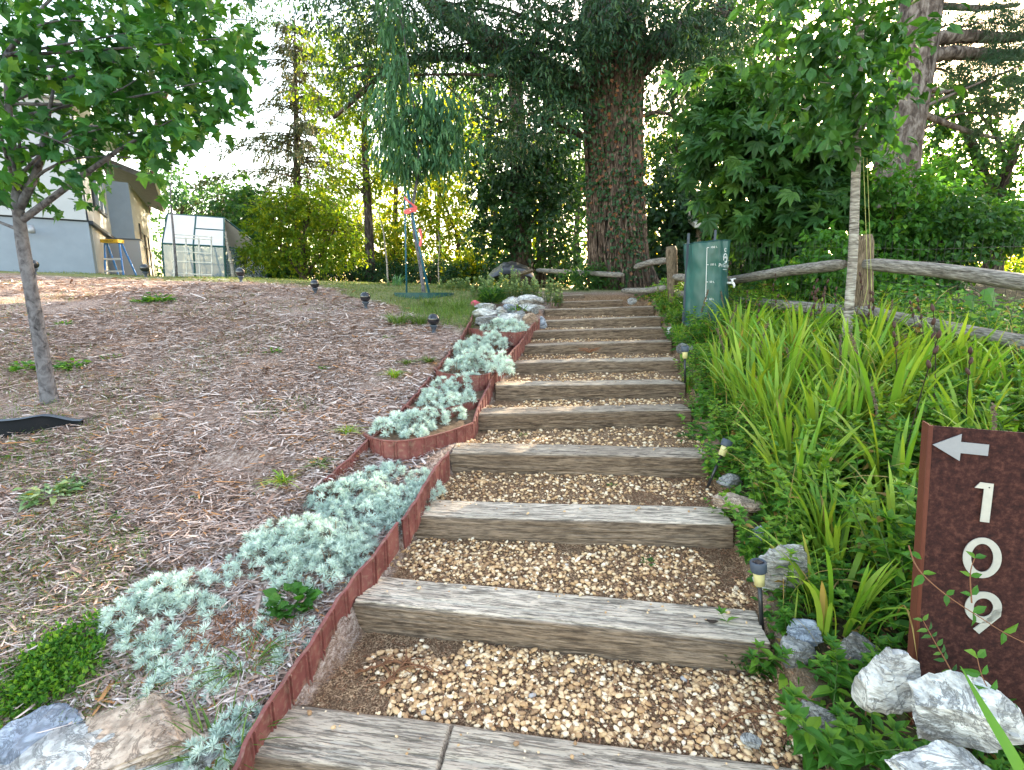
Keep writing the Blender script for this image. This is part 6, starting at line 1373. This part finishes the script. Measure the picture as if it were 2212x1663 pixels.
# ------------------------------------------------------------------ vine shoots in front of the number post
def shoot(label, pts, L, n, seed, mat='bright', wl=.5, r=.0022, pair=True):
    g = np.random.default_rng(seed); P = np.array([at(*q) for q in pts]); Pd, s = dens(P, .01); Pd = smooth(Pd, 12); t = thing('vine_shoot', label, 'vine', P[0]); b = B(); b.tube(Pd, np.linspace(r, r*.5, len(Pd)), 5, False); b.make('stem', M['litter'], t)
    i = np.linspace(2, len(Pd)-1, n).astype(int); T = unit(np.gradient(Pd, axis=0))[i]; b = B()
    for sg in (-1, 1):
        sd = unit(np.cross(T, [0, -1, .2]))*sg; d = unit(sd+T*.5+g.normal(size=(n, 3))*.15); R = frame(d, unit(g.normal(size=(n, 3))*.3+[0, -.7, .6])); Ls = L*(.7+.5*g.random(n)); scatter(b, LEAF6, Pd[i], R, np.c_[Ls*wl, Ls, Ls], .3+.6*g.random(n))
    b.make('leaves', M[mat], t); return t
shoot('reddish vine shoot trailing across the number nine of the number post', [(1962, 1178, 1.43), (1975, 1225, 1.38), (2020, 1268, 1.34), (2070, 1305, 1.31), (2120, 1335, 1.28), (2170, 1370, 1.24), (2240, 1400, 1.2)], .042, 6, 1)
shoot('short vine tip rising in front of the zero', [(2098, 1302, 1.30), (2095, 1260, 1.31), (2092, 1225, 1.32), (2105, 1205, 1.32)], .034, 3, 2)
shoot('upright shoot with small paired leaves at the foot of the number post', [(2080, 1500, 1.22), (2050, 1440, 1.25), (2020, 1390, 1.27), (1993, 1340, 1.28)], .028, 9, 3, 'midgreen', .42)
shoot('leafy shoot in the lower right corner beside the rust plate', [(2240, 1600, 1.1), (2170, 1540, 1.14), (2120, 1470, 1.18), (2110, 1420, 1.2)], .045, 6, 4)
P = [at(2075, 1440, 1.14), at(2120, 1520, 1.05), at(2180, 1620, .98), at(2240, 1730, .93)]; Pd, s = dens(P, .02); b = B(); wv = np.interp(s/s[-1], [0, .5, 1], [.001, .011, .015])[:, None]; sd = np.array([.8, -.2, .45])
b.grid(np.stack([Pd-sd*wv, Pd+[0, .004, 0], Pd+sd*wv], 1), .6); o = b.make('broad_blade', M['iris'], None, True); meta(o, 'broad light green grass blade crossing the bottom right corner', 'leaf')
# large grape like leaves below the rail
t = thing('wild_grape_vine', 'wild vine with very large bright leaves hanging under the right rail', 'vine', at(2120, 640, 4.6)); b = B()
for px, py, r, v in [(2130, 640, .12, .55), (2090, 655, .09, .35), (2140, 690, .13, .5), (2105, 700, .09, .3), (2180, 730, .07, .5)]:
    scatter(b, MAPLE, np.array([at(px, py-16, 4.4)]), frame(np.array([[.3, -.3, -.8]]), np.array([[.1, -1, .35]])), np.array([[r*1.5, r*1.5, r*1.5]]), np.array([v]))
b.make('leaves', M['bright'], t); b = B(); b.tube([at(2060, 600, 4.5), at(2110, 628, 4.5), at(2160, 680, 4.45), at(2200, 740, 4.4)], .004, 5, False); b.make('stem', M['stem'], t)

# ------------------------------------------------------------------ small dead things on the steps
def twig(label, pts, r, z, seed, br=0, mat='litter'):
    g = np.random.default_rng(seed); P = np.array([hp(px, py, z) for px, py in pts]); P[:, 2] = H(P[:, 0], P[:, 1])+.018; Pd, s = dens(P, .02); Pd = smooth(Pd, 2); Pd[:, 2] += .01*g.random(len(Pd)); t = B(); t.tube(Pd, np.linspace(r, r*.5, len(Pd)), 5, True)
    for q in range(br):
        i = int(g.integers(1, len(Pd))); e = Pd[i]+[g.normal()*.06, g.normal()*.03, .02*g.random()]; t.tube([Pd[i], (Pd[i]+e)/2+[0, 0, .01], e], [r*.7, r*.5, r*.3], 4, False)
    o = t.make('dead_sprig', M[mat], None, True); return meta(o, label, 'twig')
twig('reddish dead cedar sprig at the left end of the lowest gravel tread', [(765, 1450), (800, 1440), (850, 1425), (910, 1440), (955, 1455)], .006, .05, 1, 26)
twig('second reddish sprig crossing below the first on the lowest tread', [(820, 1480), (850, 1455), (880, 1430)], .006, .05, 2, 14)
twig('long thin dead twig lying on the gravel at the right of the lowest tread', [(1560, 1560), (1590, 1540), (1640, 1530), (1690, 1545)], .004, .05, 3, 6)
t = B(); g = np.random.default_rng(3); c_ = hp(1272, 765, .93)+[0, -.02, .0]
for q in range(26):
    a = g.random()*6.283; e = c_+[math.cos(a)*.13, math.sin(a)*.05, .03+.05*g.random()]; t.tube([c_+[0, 0, .02], (c_+e)/2+[0, 0, .03], e], [.004, .004, .002], 4, False)
o = t.make('dead_sprig', M['litter'], None, True); meta(o, 'reddish starry dead sprig lying in front of the eighth timber step', 'twig')
for q, (px, py, r, z, lab) in enumerate([(1320, 1050, 14, .42, 'small weed on the third tread'), (1130, 940, 12, .55, 'small weed at the left of the fourth tread'), (1480, 945, 26, .55, 'green weeds at the right end of the fourth tread'), (1590, 1430, 30, .08, 'mossy weed against the right end of the second timber step'), (1400, 1215, 22, .27, 'low creeping weed in the gravel of the second tread')]):
    rosette('weed', lab, 'weed', px, py, r, 40, LEAF2, .45, M['midgreen'], z=z+.01, up=.4, seed=50+q)
